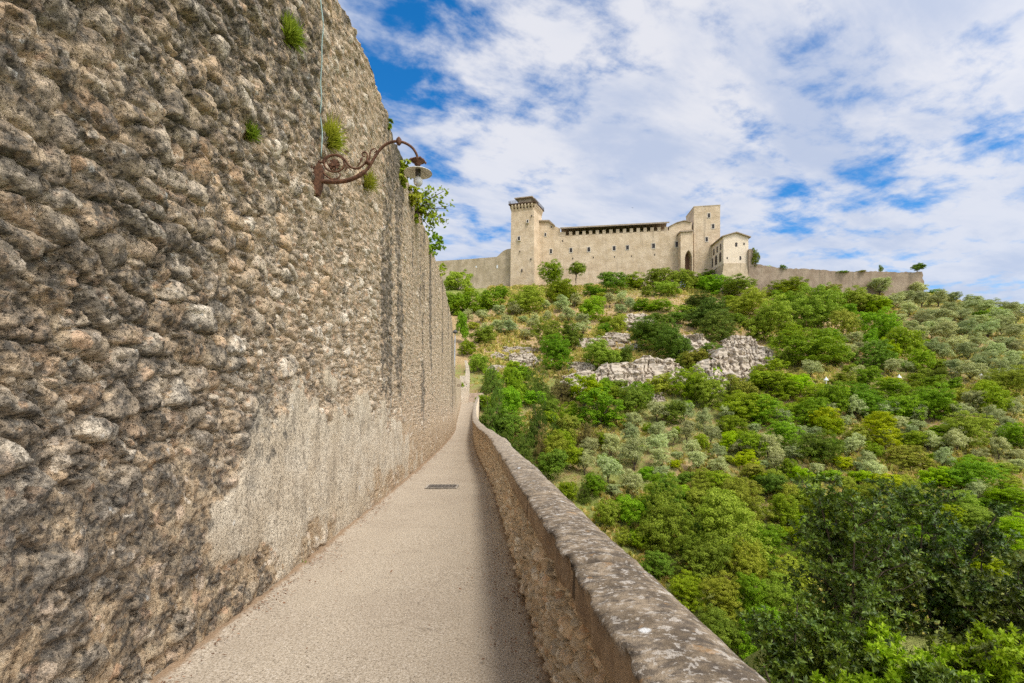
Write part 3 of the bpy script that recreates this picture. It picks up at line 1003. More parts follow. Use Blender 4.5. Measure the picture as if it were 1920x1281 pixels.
for q, ((rx, ry, rw, rh), (x, y, z), lab) in enumerate(zip(ROCKS, ROCKP, ROCK_LAB)):
    o = mesh_obj('limestone_outcrop', outcrop_mesh(500 + 17 * q), M_ROCK)
    wm, hm = rw * y / F, rh * y / F
    o.location = (x, y + 0.2, z - 0.5)
    o.scale = (wm * 1.28, hm * 2.4, hm * 1.10)
    o.rotation_euler = (0, 0, math.atan2(-x, y) * 0.5 + 0.12 * math.sin(q * 2.3))
    tag(o, lab, 'rock', 'limestone outcrops on the hillside')


# ------------------------------------------------------------------ plants
def crown_mesh(name, lobes, n, leaf, seed, clumps=90, sig=0.11, aspect=0.55, up=0.35, shell=0.86):
    """crown of leaf sized faces gathered in clumps over a set of lobes (unit size, base at z = 0)"""
    r = np.random.default_rng(seed)
    L = np.array(lobes, float)                               # cx cy cz rx ry rz
    vol = L[:, 3] * L[:, 4] + L[:, 3] * L[:, 5]
    k = r.choice(len(L), clumps, p=vol / vol.sum())
    d = r.normal(size=(clumps, 3))
    d[:, 2] += 0.25
    d /= np.linalg.norm(d, axis=1)[:, None]
    rad = shell + (1 - shell) * r.random(clumps) * 1.2
    rad = np.where(r.random(clumps) < 0.22, rad * 0.6, rad)
    cc = L[k, :3] + d * L[k, 3:] * rad[:, None]
    cs = sig * (0.6 + 0.8 * r.random(clumps)) * (L[k, 3] / L[:, 3].max()) ** 0.5
    j = r.choice(clumps, n, p=cs ** 2 / (cs ** 2).sum())
    g = r.normal(size=(n, 3))
    g /= np.linalg.norm(g, axis=1)[:, None]
    g[:, 2] = np.where(r.random(n) < 0.6, np.abs(g[:, 2]), g[:, 2])
    p = cc[j] + g * (cs[j] * (0.55 + 0.5 * r.random(n)))[:, None] * np.array([1, 1, 0.75])
    p[:, 2] = np.maximum(p[:, 2], 0.02 * r.random(n))
    nor = g * 0.9 + d[j] * 0.5 + r.normal(size=(n, 3)) * 0.55 + np.array([0, 0, up])
    nor /= np.linalg.norm(nor, axis=1)[:, None]
    t = np.cross(nor, r.normal(size=(n, 3)))
    t /= np.linalg.norm(t, axis=1)[:, None]
    b = np.cross(nor, t)
    s = leaf * (0.6 + 0.8 * r.random(n))[:, None]
    v = np.stack([p - t * s, p + b * s * aspect + nor * s * 0.15, p + t * s, p - b * s * aspect + nor * s * 0.15], 1).reshape(-1, 3)
    return fast_mesh(name, v, np.arange(4 * n).reshape(n, 4))


def lobes_round(seed, n=9, flat=0.8):
    r = np.random.default_rng(seed)
    out = [(0, 0, 0.45, 0.33, 0.33, 0.40)]
    for _ in range(n):
        a, e = r.random() * 6.283, r.random()
        q = 0.16 + 0.14 * r.random()
        out.append((math.cos(a) * 0.30 * (1.15 - 0.6 * e), math.sin(a) * 0.30 * (1.15 - 0.6 * e), 0.2 + 0.58 * e * flat + 0.06 * r.random(), q, q, q * 0.95))
    return out


def lobes_cone(seed, tiers=9, slim=0.42):
    r = np.random.default_rng(seed)
    out = []
    for i in range(tiers):
        f = i / (tiers - 1)
        R = slim * (1 - f) ** 0.85 + 0.03
        m = max(1, int(6 * (1 - f)) + 1)
        for _ in range(m):
            a = r.random() * 6.283
            rr = R * (0.45 + 0.35 * r.random())
            out.append((math.cos(a) * rr, math.sin(a) * rr, 0.06 + 0.88 * f + 0.03 * r.random(), R * 0.55 + 0.02, R * 0.55 + 0.02, 0.055 + 0.03 * (1 - f)))
    return out


def lobes_spread(seed, n=8):
    """tree crown carried on a short bare trunk"""
    r = np.random.default_rng(seed)
    out = [(0, 0, 0.62, 0.30, 0.30, 0.26)]
    for _ in range(n):
        a, e = r.random() * 6.283, r.random()
        q = 0.13 + 0.12 * r.random()
        out.append((math.cos(a) * 0.33 * (1.1 - 0.55 * e), math.sin(a) * 0.33 * (1.1 - 0.55 * e), 0.36 + 0.46 * e, q, q, q * 0.9))
    return out


CROWNS = {
    'bush': [crown_mesh('crown', lobes_round(21 + i, 7 + i, 0.85), 10000, 0.0195, 31 + i, 170, 0.090) for i in range(4)],
    'bushfine': [crown_mesh('crown', lobes_round(61 + i, 12 + i, 0.85), 26000, 0.0125, 71 + i, 420, 0.062) for i in range(3)],
    'olive': [crown_mesh('crown', lobes_spread(41 + i, 8), 7000, 0.026, 51 + i, 120, 0.105, 0.30, 0.6) for i in range(4)],
    'tree': [crown_mesh('crown', lobes_spread(81 + i, 9), 9000, 0.021, 86 + i, 170, 0.095) for i in range(3)],
    'cone': [crown_mesh('crown', lobes_cone(91 + i, 10 + i, 0.46), 13000, 0.019, 96 + i, 330, 0.070, 0.34, 0.1, 0.9) for i in range(3)],
    'spire': [crown_mesh('crown', lobes_cone(101 + i, 11, 0.36), 11000, 0.016, 106 + i, 280, 0.062, 0.4, 0.1, 0.9) for i in range(2)],
    'flat': [crown_mesh('crown', [(-0.2, 0, 0.55, 0.28, 0.3, 0.16), (0.2, 0.1, 0.72, 0.27, 0.3, 0.15), (0.05, -0.1, 0.36, 0.42, 0.36, 0.14), (-0.25, 0.1, 0.2, 0.25, 0.3, 0.16), (0.28, -0.1, 0.2, 0.22, 0.3, 0.16), (0, 0, 0.86, 0.18, 0.2, 0.10)], 13000, 0.018, 116 + i, 260, 0.066, 0.5, 0.9) for i in range(2)],
}


def trunk_mesh(seed, forks=3, h=0.55, r0=0.035):
    r = random.Random(seed)
    m = MB()
    m.tube([(0, 0, -0.10), (0.01, 0, 0.08), (0.02 * r.uniform(-1, 1), 0.02, 0.30 * h / 0.55)], [r0, r0 * 0.85, r0 * 0.7], 7)
    for i in range(forks):
        a = 6.283 * i / forks + r.random()
        p1 = Vector((0.0, 0.01, 0.27 * h / 0.55))
        p2 = p1 + Vector((math.cos(a) * 0.10, math.sin(a) * 0.10, 0.14))
        p3 = p1 + Vector((math.cos(a) * 0.20, math.sin(a) * 0.20, 0.34))
        m.tube([p1, p2, p3], [r0 * 0.6, r0 * 0.42, r0 * 0.15], 6)
    me = bpy.data.meshes.new('trunk')
    me.from_pydata(m.v, [], m.f)
    return me


TRUNKS = [trunk_mesh(s) for s in (3, 5, 8)]
STRAIGHT = trunk_mesh(13, 2, 0.55, 0.022)
for me in TRUNKS + [STRAIGHT]:
    me.materials.append(M_BARK)
for lst in CROWNS.values():
    for me in lst:
        me.materials.append(LEAF['G'])

PLANTS = []


def plant(shape, leafkind, x, y, z, wid, hei, name, cat, group, rz, var):
    me = CROWNS[shape][var % len(CROWNS[shape])]
    root = empty(name, (x, y, z), rz)
    c = bpy.data.objects.new('crown', me)
    link(c, root)
    c.scale = (wid, wid, hei)
    c.material_slots[0].link = 'OBJECT'
    c.material_slots[0].material = LEAF[leafkind]
    if shape in ('olive', 'tree', 'cone', 'spire', 'flat'):
        t = bpy.data.objects.new('trunk', STRAIGHT if shape in ('cone', 'spire') else TRUNKS[var % 3])
        link(t, root)
        t.scale = (wid, wid, hei)
    tag(root, None, cat, group)
    return root


# photo pixel of the middle, foot, width, height, leaf kind; olives, bushes, trees
OL = """937 601 26 26;963 599 30 28;905 608 26 24;875 608 22 26;1022 588 20 24;1028 608 20 24;1054 592 32 32;1066 608 30 30;1092 618 28 28;1078 580 26 26;
1143 579 26 28;1166 575 24 28;1163 598 26 25;1182 588 22 28;1001 626 28 28;955 634 32 24;932 633 28 24;908 634 24 20;1231 802 38 34;1235 833 32 30;
1189 822 34 34;1185 848 32 36;1190 902 48 58;1146 867 34 38;1104 873 38 34;1096 903 36 38;1140 918 44 46;1237 865 38 36;1239 895 42 38;1185 939 40 38;
1241 912 30 26;1283 800 30 34;1288 843 32 38;1320 813 28 34;1333 841 28 34;1298 863 30 26;1308 896 38 36;1346 869 26 26;1388 861 36 26;1440 873 42 42;
1453 892 30 30;1347 903 36 30;1465 812 28 32;1482 826 24 24;1416 826 26 22;1605 796 32 36;1663 796 38 32;1705 781 26 26;1680 821 36 28;1727 806 26 32;
1705 829 24 22;1804 801 44 30;1830 786 38 38;1860 811 38 34;1903 796 34 36;1873 833 24 24;1890 823 28 28;1605 869 40 36;1625 890 26 30;1640 913 42 34;
1660 856 24 36;1740 859 40 32;1794 861 38 40;1768 893 30 38;1873 873 32 38;1834 947 34 32;1915 851 24 24;1615 552 42 36;1650 560 42 36;1585 546 30 24;
1720 560 32 30;1675 590 46 36;1703 569 30 22;1728 582 36 32;1760 580 34 32;1703 599 32 28;1680 623 38 30;1725 621 36 32;1765 613 40 30;1803 613 42 30;
1746 641 32 30;1774 651 42 38;1808 646 42 34;1707 631 28 22;1725 653 28 32;1750 681 38 34;1768 683 26 24;1796 673 38 32;1815 687 40 34;1863 683 36 30;
1852 645 36 32;1877 641 36 36;1900 651 38 32;1833 663 28 28;1882 664 32 24;1905 673 32 26;1792 713 34 28;1820 725 46 32;1850 707 38 34;1877 719 38 36;
1895 706 32 36;1912 716 26 28;1520 716 30 30;1527 553 28 28;1840 620 34 26;1872 610 34 28;1905 612 34 28;1780 596 34 26;1815 590 34 26;1850 592 32 26;
1885 590 34 26;1912 588 30 24;1790 572 30 22;1822 576 32 22;1855 578 32 22;1888 582 30 20;1765 628 30 24;1700 655 26 22;1740 606 30 24;1650 580 30 22;
1862 738 28 24;1912 740 26 24;1590 812 24 24;1500 830 22 22;1530 905 26 24;1262 842 24 26;1362 800 24 28;1430 785 24 22;1560 790 22 24;1750 782 22 24"""
BU = """994 597 66 62 M;1054 579 56 56 G;1113 609 48 54 G;910 653 46 30 D;866 648 26 52 G;876 674 30 28 G;1030 662 60 54 D;1068 662 40 44 D;1040 705 60 54 G;
1120 707 68 56 M;1161 629 34 34 M;1135 629 24 18 G;959 717 36 30 G;896 706 38 34 M;921 723 34 30 G;957 772 48 58 G;959 802 52 58 G;955 842 60 48 D;
1035 786 36 30 M;1072 806 42 36 G;1058 850 52 58 R;1190 790 54 52 D;1112 943 42 42 G;1231 941 36 36 G;1183 1002 50 52 G;1138 1002 44 50 M;1243 1012 64 72 D;
1045 892 52 58 M;1072 892 42 40 G;939 565 32 30 G;878 558 22 18 G;1185 546 46 30 G;1150 552 48 44 D;1234 546 46 48 D;1275 549 46 46 M;1252 560 50 30 M;1212 562 18 28 D;
1340 558 54 44 G;1388 566 62 42 M;1412 601 72 62 M;1375 587 38 32 G;1450 650 72 66 M;1525 632 84 80 M;1475 602 54 52 G;1475 563 62 36 G;
1515 702 114 66 G;1236 591 52 26 G;1200 586 38 22 G;1235 616 32 28 D;1265 611 36 26 D;1215 672 82 56 D;1255 692 62 70 D;1303 708 52 42 R;1335 683 36 36 D;
1290 766 62 62 G;1236 752 52 36 M;1330 782 62 52 M;1198 767 46 42 G;1345 726 28 30 Y;1385 768 52 44 R;1500 754 52 40 Y;1545 777 62 38 G;
1266 807 44 42 D;1400 802 84 50 G;1440 812 82 50 G;1370 832 52 42 G;1410 862 52 42 G;1470 852 62 42 G;1370 858 42 36 Y;1315 851 26 30 G;1287 918 30 24 D;
1400 890 44 30 Y;1410 914 52 30 R;1423 921 36 24 Y;1350 937 52 38 G;1530 892 74 62 D;1520 812 62 50 G;1545 817 52 42 Y;1255 941 26 42 G;1250 1012 64 82 D;
1300 987 54 52 M;1345 1002 62 52 D;1395 1012 92 80 M;1465 1002 54 50 G;1255 1062 92 92 D;1372 1086 128 118 M;1315 1122 92 72 D;1400 1112 64 72 M;1410 1182 74 72 G;
1350 1182 74 62 M;1475 1132 64 62 M;1425 1262 86 82 G;1465 1202 84 72 M;1200 1042 42 32 G;1637 846 72 54 Y;1610 846 44 32 R;1705 857 48 34 G;1695 893 74 40 R;
1818 853 78 54 M;1758 826 38 20 Y;1757 851 40 28 G;1905 851 46 50 G;1830 936 86 48 G;1865 791 54 52 G;1750 801 62 52 G;1700 803 56 48 G;1630 796 62 42 G;
1555 791 54 52 G;1555 836 44 42 Y;1655 936 54 32 Y;1890 976 84 36 Y;1600 595 72 52 M;1648 601 38 42 Y;1552 592 54 52 G;1645 651 62 56 G;1632 661 26 32 G;
1697 691 56 62 G;1725 706 38 42 G;1640 703 60 48 D;1668 691 32 42 Y;1628 736 42 38 G;1755 546 26 22 G;1762 723 26 30 D;1748 739 48 22 G;1850 756 42 34 G;
1890 756 64 46 M;1580 641 44 50 R;1570 692 44 32 M;1545 622 50 50 D;1605 776 62 42 G;1665 771 72 42 G;1725 776 54 34 D;1575 772 50 36 G;1800 770 50 34 M;
1770 790 46 36 G;1425 540 58 54 Y;1445 545 34 34 G;1480 650 40 40 G;1560 560 34 26 M;1500 560 40 26 G;1590 600 34 30 G;1425 640 40 40 D;1285 600 44 26 M;
1110 560 40 22 G;1130 566 30 16 M;1210 640 40 26 D;1175 690 26 36 D;1280 700 30 30 D;1420 745 50 36 G;1470 700 40 34 M;1480 735 40 26 Y;1300 545 40 30 M;
1740 660 28 18 G;1800 630 26 18 G;1855 615 26 20 G;1870 600 30 22 G;1835 600 24 16 G;1905 690 30 18 M;1760 700 34 20 M;1580 730 40 22 M;1670 735 36 20 Y;
1235 975 40 40 M;1275 960 44 36 G;1320 950 44 36 M;1440 950 54 44 D;1480 960 44 40 M;1500 920 40 30 Y;1165 960 26 20 G;1150 885 24 18 G;1265 885 22 16 Y;
1215 985 36 36 G;1170 1035 30 26 M;1230 1100 60 44 D;1285 1160 64 50 G;1340 1240 80 64 D;1500 1100 60 54 M;1530 1060 60 56 M;1540 1000 60 50 G;1300 1060 60 50 D;
1440 1060 60 44 G;1490 1040 50 36 Y;1880 900 40 20 M;1850 900 34 16 Y;1750 930 50 34 Y;1720 960 60 40 M;1800 985 60 40 M;1760 1010 70 44 Y;1840 1030 80 50 M;1035 915 52 54 D;1066 948 34 34 G;1052 870 44 50 G;1900 1050 80 50 Y"""
CO = """1008 757 46 82 C cone;925 852 54 132 C cone;921 742 34 58 C cone;1054 762 36 62 B cone;1010 842 34 96 C cone;1016 884 28 86 B spire;1102 847 34 56 B cone;
985 862 34 52 C cone;1096 952 24 46 C spire;1365 762 16 46 C spire;1410 766 12 42 C spire;950 884 56 70 C cone;1335 624 76 66 C bushfine;1350 652 66 54 C bushfine;1310 600 56 44 C bushfine;
980 905 44 56 C cone;1040 850 30 70 C spire"""
TR = """1096 776 66 52 Y tree;1135 757 30 36 G tree;980 737 38 38 G tree;1124 817 94 62 G flat;1445 742 62 52 G flat;1455 763 74 42 G flat;1320 522 52 38 D tree;
1152 765 32 30 G tree"""

SHAPEWORD = {'bush': ('shrub', 'shrub'), 'bushfine': ('shrub', 'shrub'), 'olive': ('olive_tree', 'tree'), 'tree': ('tree', 'tree'), 'cone': ('spruce_tree', 'tree'),
             'spire': ('cypress_tree', 'tree'), 'flat': ('tree', 'tree')}
LANDMARKS = [(985, 470, 'square keep tower'), (1150, 480, 'long castle wall'), (1325, 470, 'blocky castle tower'), (1380, 480, 'gabled castle wing'), (1590, 515, 'ruined rampart'),
             (1380, 690, 'limestone cliff with the ochre hollow'), (1170, 715, 'long grey cliff'), (960, 668, 'small limestone ledges'), (1096, 740, 'bright yellow green tree'),
             (885, 745, 'end of the walkway'), (1548, 716, 'leftmost white garden lamp'), (1685, 714, 'middle white garden lamp'), (1838, 708, 'rightmost white garden lamp'),
             (1560, 1000, 'dark laurel nearest the parapet'), (1840, 1060, 'dark laurel by the photo edge'), (1000, 860, 'far bend of the parapet'), (1080, 950, 'middle of the parapet'), (1230, 1110, 'near half of the parapet'),
             (1335, 600, 'dark pine clump'), (1190, 875, 'largest olive on the grove'), (1515, 675, 'broad bright green bush'), (1372, 1040, 'big rounded olive green bush'),
             (1695, 875, 'russet bush'), (1830, 912, 'round green bush on bare ground'), (925, 800, 'tall dark spruce'), (1645, 630, 'rounded bush right of the scree'), (1820, 660, 'olive grove on the right shoulder'),
             (1818, 835, 'wide yellowish bush'), (1400, 790, 'green thicket under the cliff'), (1905, 600, 'skyline at the right edge'), (1760, 555, 'right end of the skyline wall')]
COLORWORD = {'G': 'bright green', 'D': 'dark green', 'M': 'mid green', 'Y': 'yellow green', 'O': 'silvery', 'R': 'russet', 'C': 'dark', 'B': 'brownish'}


def add_plant(px, py, pw, ph, kind, shape, idx):
    x, y, z = hit(px, py)
    wid, hei = pw * y / F * 1.2, ph * y / F * (1.12 if py < 625 else 1.38)
    if shape in ('cone', 'spire'):
        wid *= 1.15
    if shape == 'bush' and pw >= 58:
        shape = 'bushfine'
    y2 = y + wid * 0.30
    x2 = x * y2 / y
    z2 = float(terrain(np.array([x2]), np.array([y2]))[0])
    z2 = min(z2, z + wid * 0.12) - 0.06 * hei
    nm, cat = SHAPEWORD[shape]
    if kind in 'CB' and shape == 'bushfine':
        nm, cat = 'pine_tree', 'tree'
    grp = {'olive_tree': 'olive trees on the hillside', 'shrub': 'shrubs on the hillside', 'tree': 'broadleaf trees on the hillside', 'spruce_tree': 'conifers near the walkway end',
           'cypress_tree': 'slim cypresses on the hillside', 'pine_tree': 'dark pines above the cliff'}[nm]
    o = plant(shape, kind, x2, y2, z2, wid, hei, nm, cat, grp, (idx * 2.399) % 6.283, idx)
    PLANTS.append((o, px, py, pw, ph, kind, nm))


idx = 0
for ln in OL.replace('\n', '').split(';'):
    a = [int(t) for t in ln.split()]
    add_plant(*a, 'O', 'olive', idx)
    idx += 1
for ln in BU.replace('\n', '').split(';'):
    a = ln.split()
    add_plant(*[int(t) for t in a[:4]], a[4], 'bush', idx)
    idx += 1
for src in (CO, TR):
    for ln in src.replace('\n', '').split(';'):
        a = ln.split()
        add_plant(*[int(t) for t in a[:4]], a[4], a[5], idx)
        idx += 1

# bushes and olives between the larger ones
PX = [(r[1], r[2] - r[4] * 0.4, r[3]) for r in PLANTS]
PX += [(1549, 722, 26), (1686, 722, 26), (1838, 716, 26), (1549, 745, 26), (1686, 745, 26), (1838, 738, 26)]
fr = random.Random(23)


def filler(x0, x1, y0, y1, count, kinds, w0, w1, lim=None):
    global idx
    tries = done = 0
    while done < count and tries < count * 40:
        tries += 1
        px, py = fr.uniform(x0, x1), fr.uniform(y0, y1)
        pw = fr.uniform(w0, w1)
        if lim and not lim(px, py):
            continue
        if any((px - a) ** 2 + ((py - pw * 0.35 - b) * 1.3) ** 2 < (0.40 * (pw + c)) ** 2 for a, b, c in PX):
            continue
        k = fr.choice(kinds)
        add_plant(px, py, pw, pw * fr.uniform(0.62, 0.85), k, 'olive' if k == 'O' else ('cone' if k in 'CB' else 'bush'), idx)
        PX.append((px, py - pw * 0.35, pw))
        idx += 1
        done += 1


right_of_parapet = lambda px, py: py < 775 + (px - 905) * 0.78
filler(1240, 1900, 905, 1110, 34, 'YMGGMR', 34, 60, right_of_parapet)
filler(1440, 1915, 745, 900, 26, 'OGGYO', 28, 46)
filler(1570, 1915, 575, 740, 40, 'OOOOGM', 22, 34)
filler(1280, 1560, 770, 870, 12, 'GGMY', 34, 56)
filler(905, 1090, 765, 920, 16, 'CGDCB', 30, 50, right_of_parapet)
filler(1090, 1480, 575, 620, 6, 'MDGM', 26, 40)
filler(870, 1100, 600, 640, 6, 'OMO', 22, 30)
filler(1100, 1300, 880, 1060, 10, 'GMOG', 26, 44, right_of_parapet)
filler(1480, 1600, 560, 700, 8, 'GMD', 30, 46)
filler(905, 1100, 770, 930, 14, 'CGDGD', 26, 46, right_of_parapet)
filler(1450, 1725, 538, 556, 9, 'GMOO', 26, 40)
filler(1100, 1560, 740, 900, 18, 'GMOOG', 20, 34)
filler(1100, 1480, 585, 640, 3, 'MDGO', 18, 30)
filler(1240, 1900, 900, 1100, 22, 'GMMG', 24, 44, right_of_parapet)
filler(1560, 1915, 640, 900, 26, 'GOMGO', 20, 34)

# labels: look, then the nearest landmark, then the order among those still alike
ORD = ['first', 'second', 'third', 'fourth', 'fifth', 'sixth', 'seventh', 'eighth', 'ninth', 'tenth', 'eleventh', 'twelfth']
NUM = ['zero', 'one', 'two', 'three', 'four', 'five', 'six', 'seven', 'eight', 'nine', 'ten', 'eleven', 'twelve']
buckets = {}
for rec in PLANTS:
    o, px, py, pw, ph, kind, nm = rec
    cyp = py - ph / 2
    best = min(LANDMARKS, key=lambda l: (l[0] - px) ** 2 + ((l[1] - cyp) * 1.2) ** 2 + (1e6 if abs(l[0] - px) < 14 and abs(l[1] - cyp) < 14 else 0))
    dx, dy = px - best[0], cyp - best[1]
    rel = ('below' if dy > 0 else 'above') if abs(dy) > abs(dx) * 0.9 else ('right of' if dx > 0 else 'left of')
    size = 'large' if pw > 58 else ('small' if pw < 34 else '')
    word = {'olive_tree': 'olive tree', 'spruce_tree': 'spruce', 'cypress_tree': 'slim cypress', 'pine_tree': 'pine'}.get(nm, 'leafy tree' if nm == 'tree' else 'bush')
    txt = ' '.join(t for t in (size, COLORWORD[kind], word, rel, 'the', best[2]) if t)
    buckets.setdefault(txt, []).append(rec)
SHORT = (('limestone cliff with the ochre hollow', 'ochre hollow cliff'), ('olive grove on the right shoulder', 'right shoulder grove'), ('round green bush on bare ground', 'bush on bare ground'),
         ('right end of the skyline wall', 'skyline wall end'), ('dark laurel by the photo edge', 'outer dark laurel'), ('skyline at the right edge', 'right skyline'))
for txt, recs in buckets.items():
    if len(recs) > 2:
        for a_, b_ in SHORT:
            txt = txt.replace(a_, b_)
    recs.sort(key=lambda r: r[1])
    for n, r in enumerate(recs):
        if len(recs) == 1:
            r[0]['label'] = txt
        elif len(recs) == 2:
            r[0]['label'] = txt + (', the left one' if n == 0 else ', the right one')
        else:
            txt = txt.replace('large ', '').replace('small ', '') if False else txt
            which = 'leftmost' if n == 0 else ('rightmost' if n == len(recs) - 1 else ORD[n] + ' from left')
            r[0]['label'] = txt + ', ' + which + ' of ' + NUM[len(recs)]

for rec in PLANTS:
    if len(rec[0]['label'].replace('-', ' ').split()) > 16:
        rec[0]['label'] = rec[0]['label'].replace(' the ', ' ').replace(' of ', ' of the ', 0)

# clipped hedge below the curtain wall, single trees on the castle terrace
HX = []
for hx in range(826, 932, 9):
    HX.append(hit(hx, 598 - (hx - 826) * 0.14))
lob = []
hx0, hy0, hz0 = HX[len(HX) // 2]
r_ = random.Random(4)
for (x, y, z) in HX:
    for k_ in range(3):
        lob.append((x - hx0 + r_.uniform(-1, 1), y - hy0 + 2 + r_.uniform(0, 3), z - hz0 + 1.5 + 2.2 * k_ + r_.uniform(-.4, .4), 2.2, 2.2, 1.9))
hedge_me = crown_mesh('hedge', lob, 15000, 0.30, 77, 300, 1.0)
for vtx in hedge_me.vertices:
    vtx.co.z -= 0.3
hd = mesh_obj('hedge', hedge_me, LEAF['G'])
hd.location = (hx0, hy0, hz0)
tag(hd, 'long dense bright green hedge below the curtain wall', 'hedge')


def terrace_tree(px, py, pw, ph, d, kind, lab, var, shape='tree'):
    x, y, z = at(px, py, d)
    o = plant(shape, kind, x, y, z - 0.3, pw * d / F, ph * d / F * 1.05, 'tree', 'tree', 'trees on the castle terrace', var * 1.7, var)
    o['label'] = lab


terrace_tree(860, 560, 58, 54, 196, 'M', 'loose mid green tree standing in front of the curtain wall', 0)
terrace_tree(1031, 534, 48, 50, 198, 'G', 'round green tree between the keep and the long castle wall', 1, 'bushfine')
terrace_tree(1080, 526, 38, 36, 198, 'D', 'small dark green tree alone in front of the long castle wall', 2)

# low grass and weeds between the bushes
n = 46000
gxs, gys = [], []
u_ = rng.uniform(-0.16, 1.12, n * 2)
y_ = 40 + 175 * rng.random(n * 2) ** 0.8
x_ = u_ * y_
keep = (x_ > -9) & ~((x_ < -1) & (y_ < 82))
x_, y_ = x_[keep][:n], y_[keep][:n]
n = len(x_)
z_ = terrain(x_, y_)
den = fbm(x_, y_, None, 1 / 9, 4, 163)
sc = (0.18 + 0.42 * rng.random(n)) * (0.5 + 1.3 * sstep(den, 0.4, 0.65)) * (0.6 + y_ / 190)
m_ = 4
P0 = np.stack([x_, y_, z_ - 0.05], -1)
vs = []
for k_ in range(m_):
    a = rng.random(n) * 6.283
    lean = rng.random(n) * 0.5
    ax = np.stack([np.cos(a), np.sin(a), 0 * a], -1)
    side = np.stack([-np.sin(a), np.cos(a), 0 * a], -1)
    hgt = np.stack([np.cos(a) * lean, np.sin(a) * lean, 0.75 + 0.3 * rng.random(n)], -1)
    s3 = sc[:, None]
    vs.append(np.stack([P0 - side * s3 * 0.55, P0 + side * s3 * 0.55, P0 + side * s3 * 0.3 + hgt * s3, P0 - side * s3 * 0.35 + hgt * s3 * 0.8], 1))
gv = np.concatenate(vs).reshape(-1, 3)
gr = mesh_obj('grass', fast_mesh('grass', gv, np.arange(len(gv)).reshape(-1, 4)), M_GRASS)
tag(gr, 'dry ochre and green grass tufts covering the slope', 'grass', None, 'stuff')


# ------------------------------------------------------------------ the big dark laurels by the near end of the bridge
def laurel(base, height, spread, seed, nb, whorl_leaves=12, leaf=0.10, stems=5, low=0.12):
    nb = int(nb * 1.65)
    r = random.Random(seed)
    q = np.random.default_rng(seed)
    wood = MB()
    tips = []
    for s in range(stems):
        a = 6.283 * s / stems + r.uniform(-.4, .4)
        lean = r.uniform(0.12, 0.42)
        pts, p = [], Vector((math.cos(a) * 0.08, math.sin(a) * 0.08, -0.25))
        dirv_ = Vector((math.cos(a) * lean, math.sin(a) * lean, 1)).normalized()
        L = height * r.uniform(0.72, 0.98)
        for i in range(8):
            pts.append(p.copy())
            dirv_ = (dirv_ + Vector((r.uniform(-.13, .13), r.uniform(-.13, .13), 0.05))).normalized()
            p = p + dirv_ * L / 7
        wood.tube(pts, [0.036 * (1 - i / 8.5) + 0.005 for i in range(8)], 6)
        tips.append((pts[-1], dirv_))
        for b in range(nb):
            f = r.uniform(low, 1.0)
            i = min(int(f * 7), 6)
            o = pts[i].lerp(pts[i + 1], f * 7 - i)
            ba = r.random() * 6.283
            bl = spread * r.uniform(0.25, 1.0) * (1.25 - 0.75 * f)
            bd = Vector((math.cos(ba), math.sin(ba), r.uniform(0.15, 0.9))).normalized()
            p2 = o + bd * bl * 0.55 + Vector((0, 0, -0.03))
            p3 = p2 + (bd + Vector((r.uniform(-.3, .3), r.uniform(-.3, .3), r.uniform(0, .6)))).normalized() * bl * 0.5
            wood.tube([o, p2, p3], [0.013, 0.008, 0.004], 5)
            tips.append((p3, (p3 - p2).normalized()))
            for c in range(15):
                g = r.random()
                oo = o.lerp(p2, g) if r.random() < 0.5 else p2.lerp(p3, g)
                sd = (bd * 0.4 + Vector((r.uniform(-1, 1), r.uniform(-1, 1), r.uniform(-.35, 1)))).normalized()
                tl = bl * r.uniform(0.12, 0.42)
                e = oo + sd * tl
                if c < 4:
                    wood.tube([oo, e], [0.006, 0.003], 4, False)
                tips.append((e, sd))
    lv = []
    for (p, dr_) in tips:
        k = whorl_leaves + r.randint(-3, 3)
        ref = Vector((0.3, 0.2, 1)).cross(dr_)
        ref.normalize()
        up_ = dr_.cross(ref)
        for i in range(k):
            a = 6.283 * i / k + r.uniform(-.4, .4)
            op = r.uniform(0.45, 1.35)
            d = (dr_ * math.cos(op) + (ref * math.cos(a) + up_ * math.sin(a)) * math.sin(op)).normalized()
            s = d.cross(dr_)
            if s.length < 1e-3:
                continue
            s.normalize()
            nrm = s.cross(d)
            ll = leaf * r.uniform(0.6, 1.25)
            wd_ = ll * r.uniform(0.17, 0.25)
            o = p - dr_ * r.uniform(0, 0.11)
            mid = o + d * ll * 0.5 + nrm * ll * 0.05
            lv.append((o, mid + s * wd_ - nrm * wd_ * 0.3, o + d * ll - nrm * ll * 0.12, mid - s * wd_ - nrm * wd_ * 0.3))
    v = np.array([[c[:] for c in f] for f in lv], np.float32).reshape(-1, 3)
    return wood, fast_mesh('foliage', v, np.arange(len(v)).reshape(-1, 4))


def place_laurel(px, py_top, d, height, spread, seed, nb, lab, leafkind='L', name='laurel_tree', cat='tree', **kw):
    x, y, zt_ = at(px, py_top, d)
    root = empty(name, (x, y, zt_ - height * 0.96))
    wood, lm = laurel((0, 0, 0), height, spread, seed, nb, **kw)
    mesh_obj('crown', lm, LEAF[leafkind], root)
    wood.build('trunk', M_BARK, root)
    tag(root, lab, cat, 'dark laurels below the near parapet')
    return root


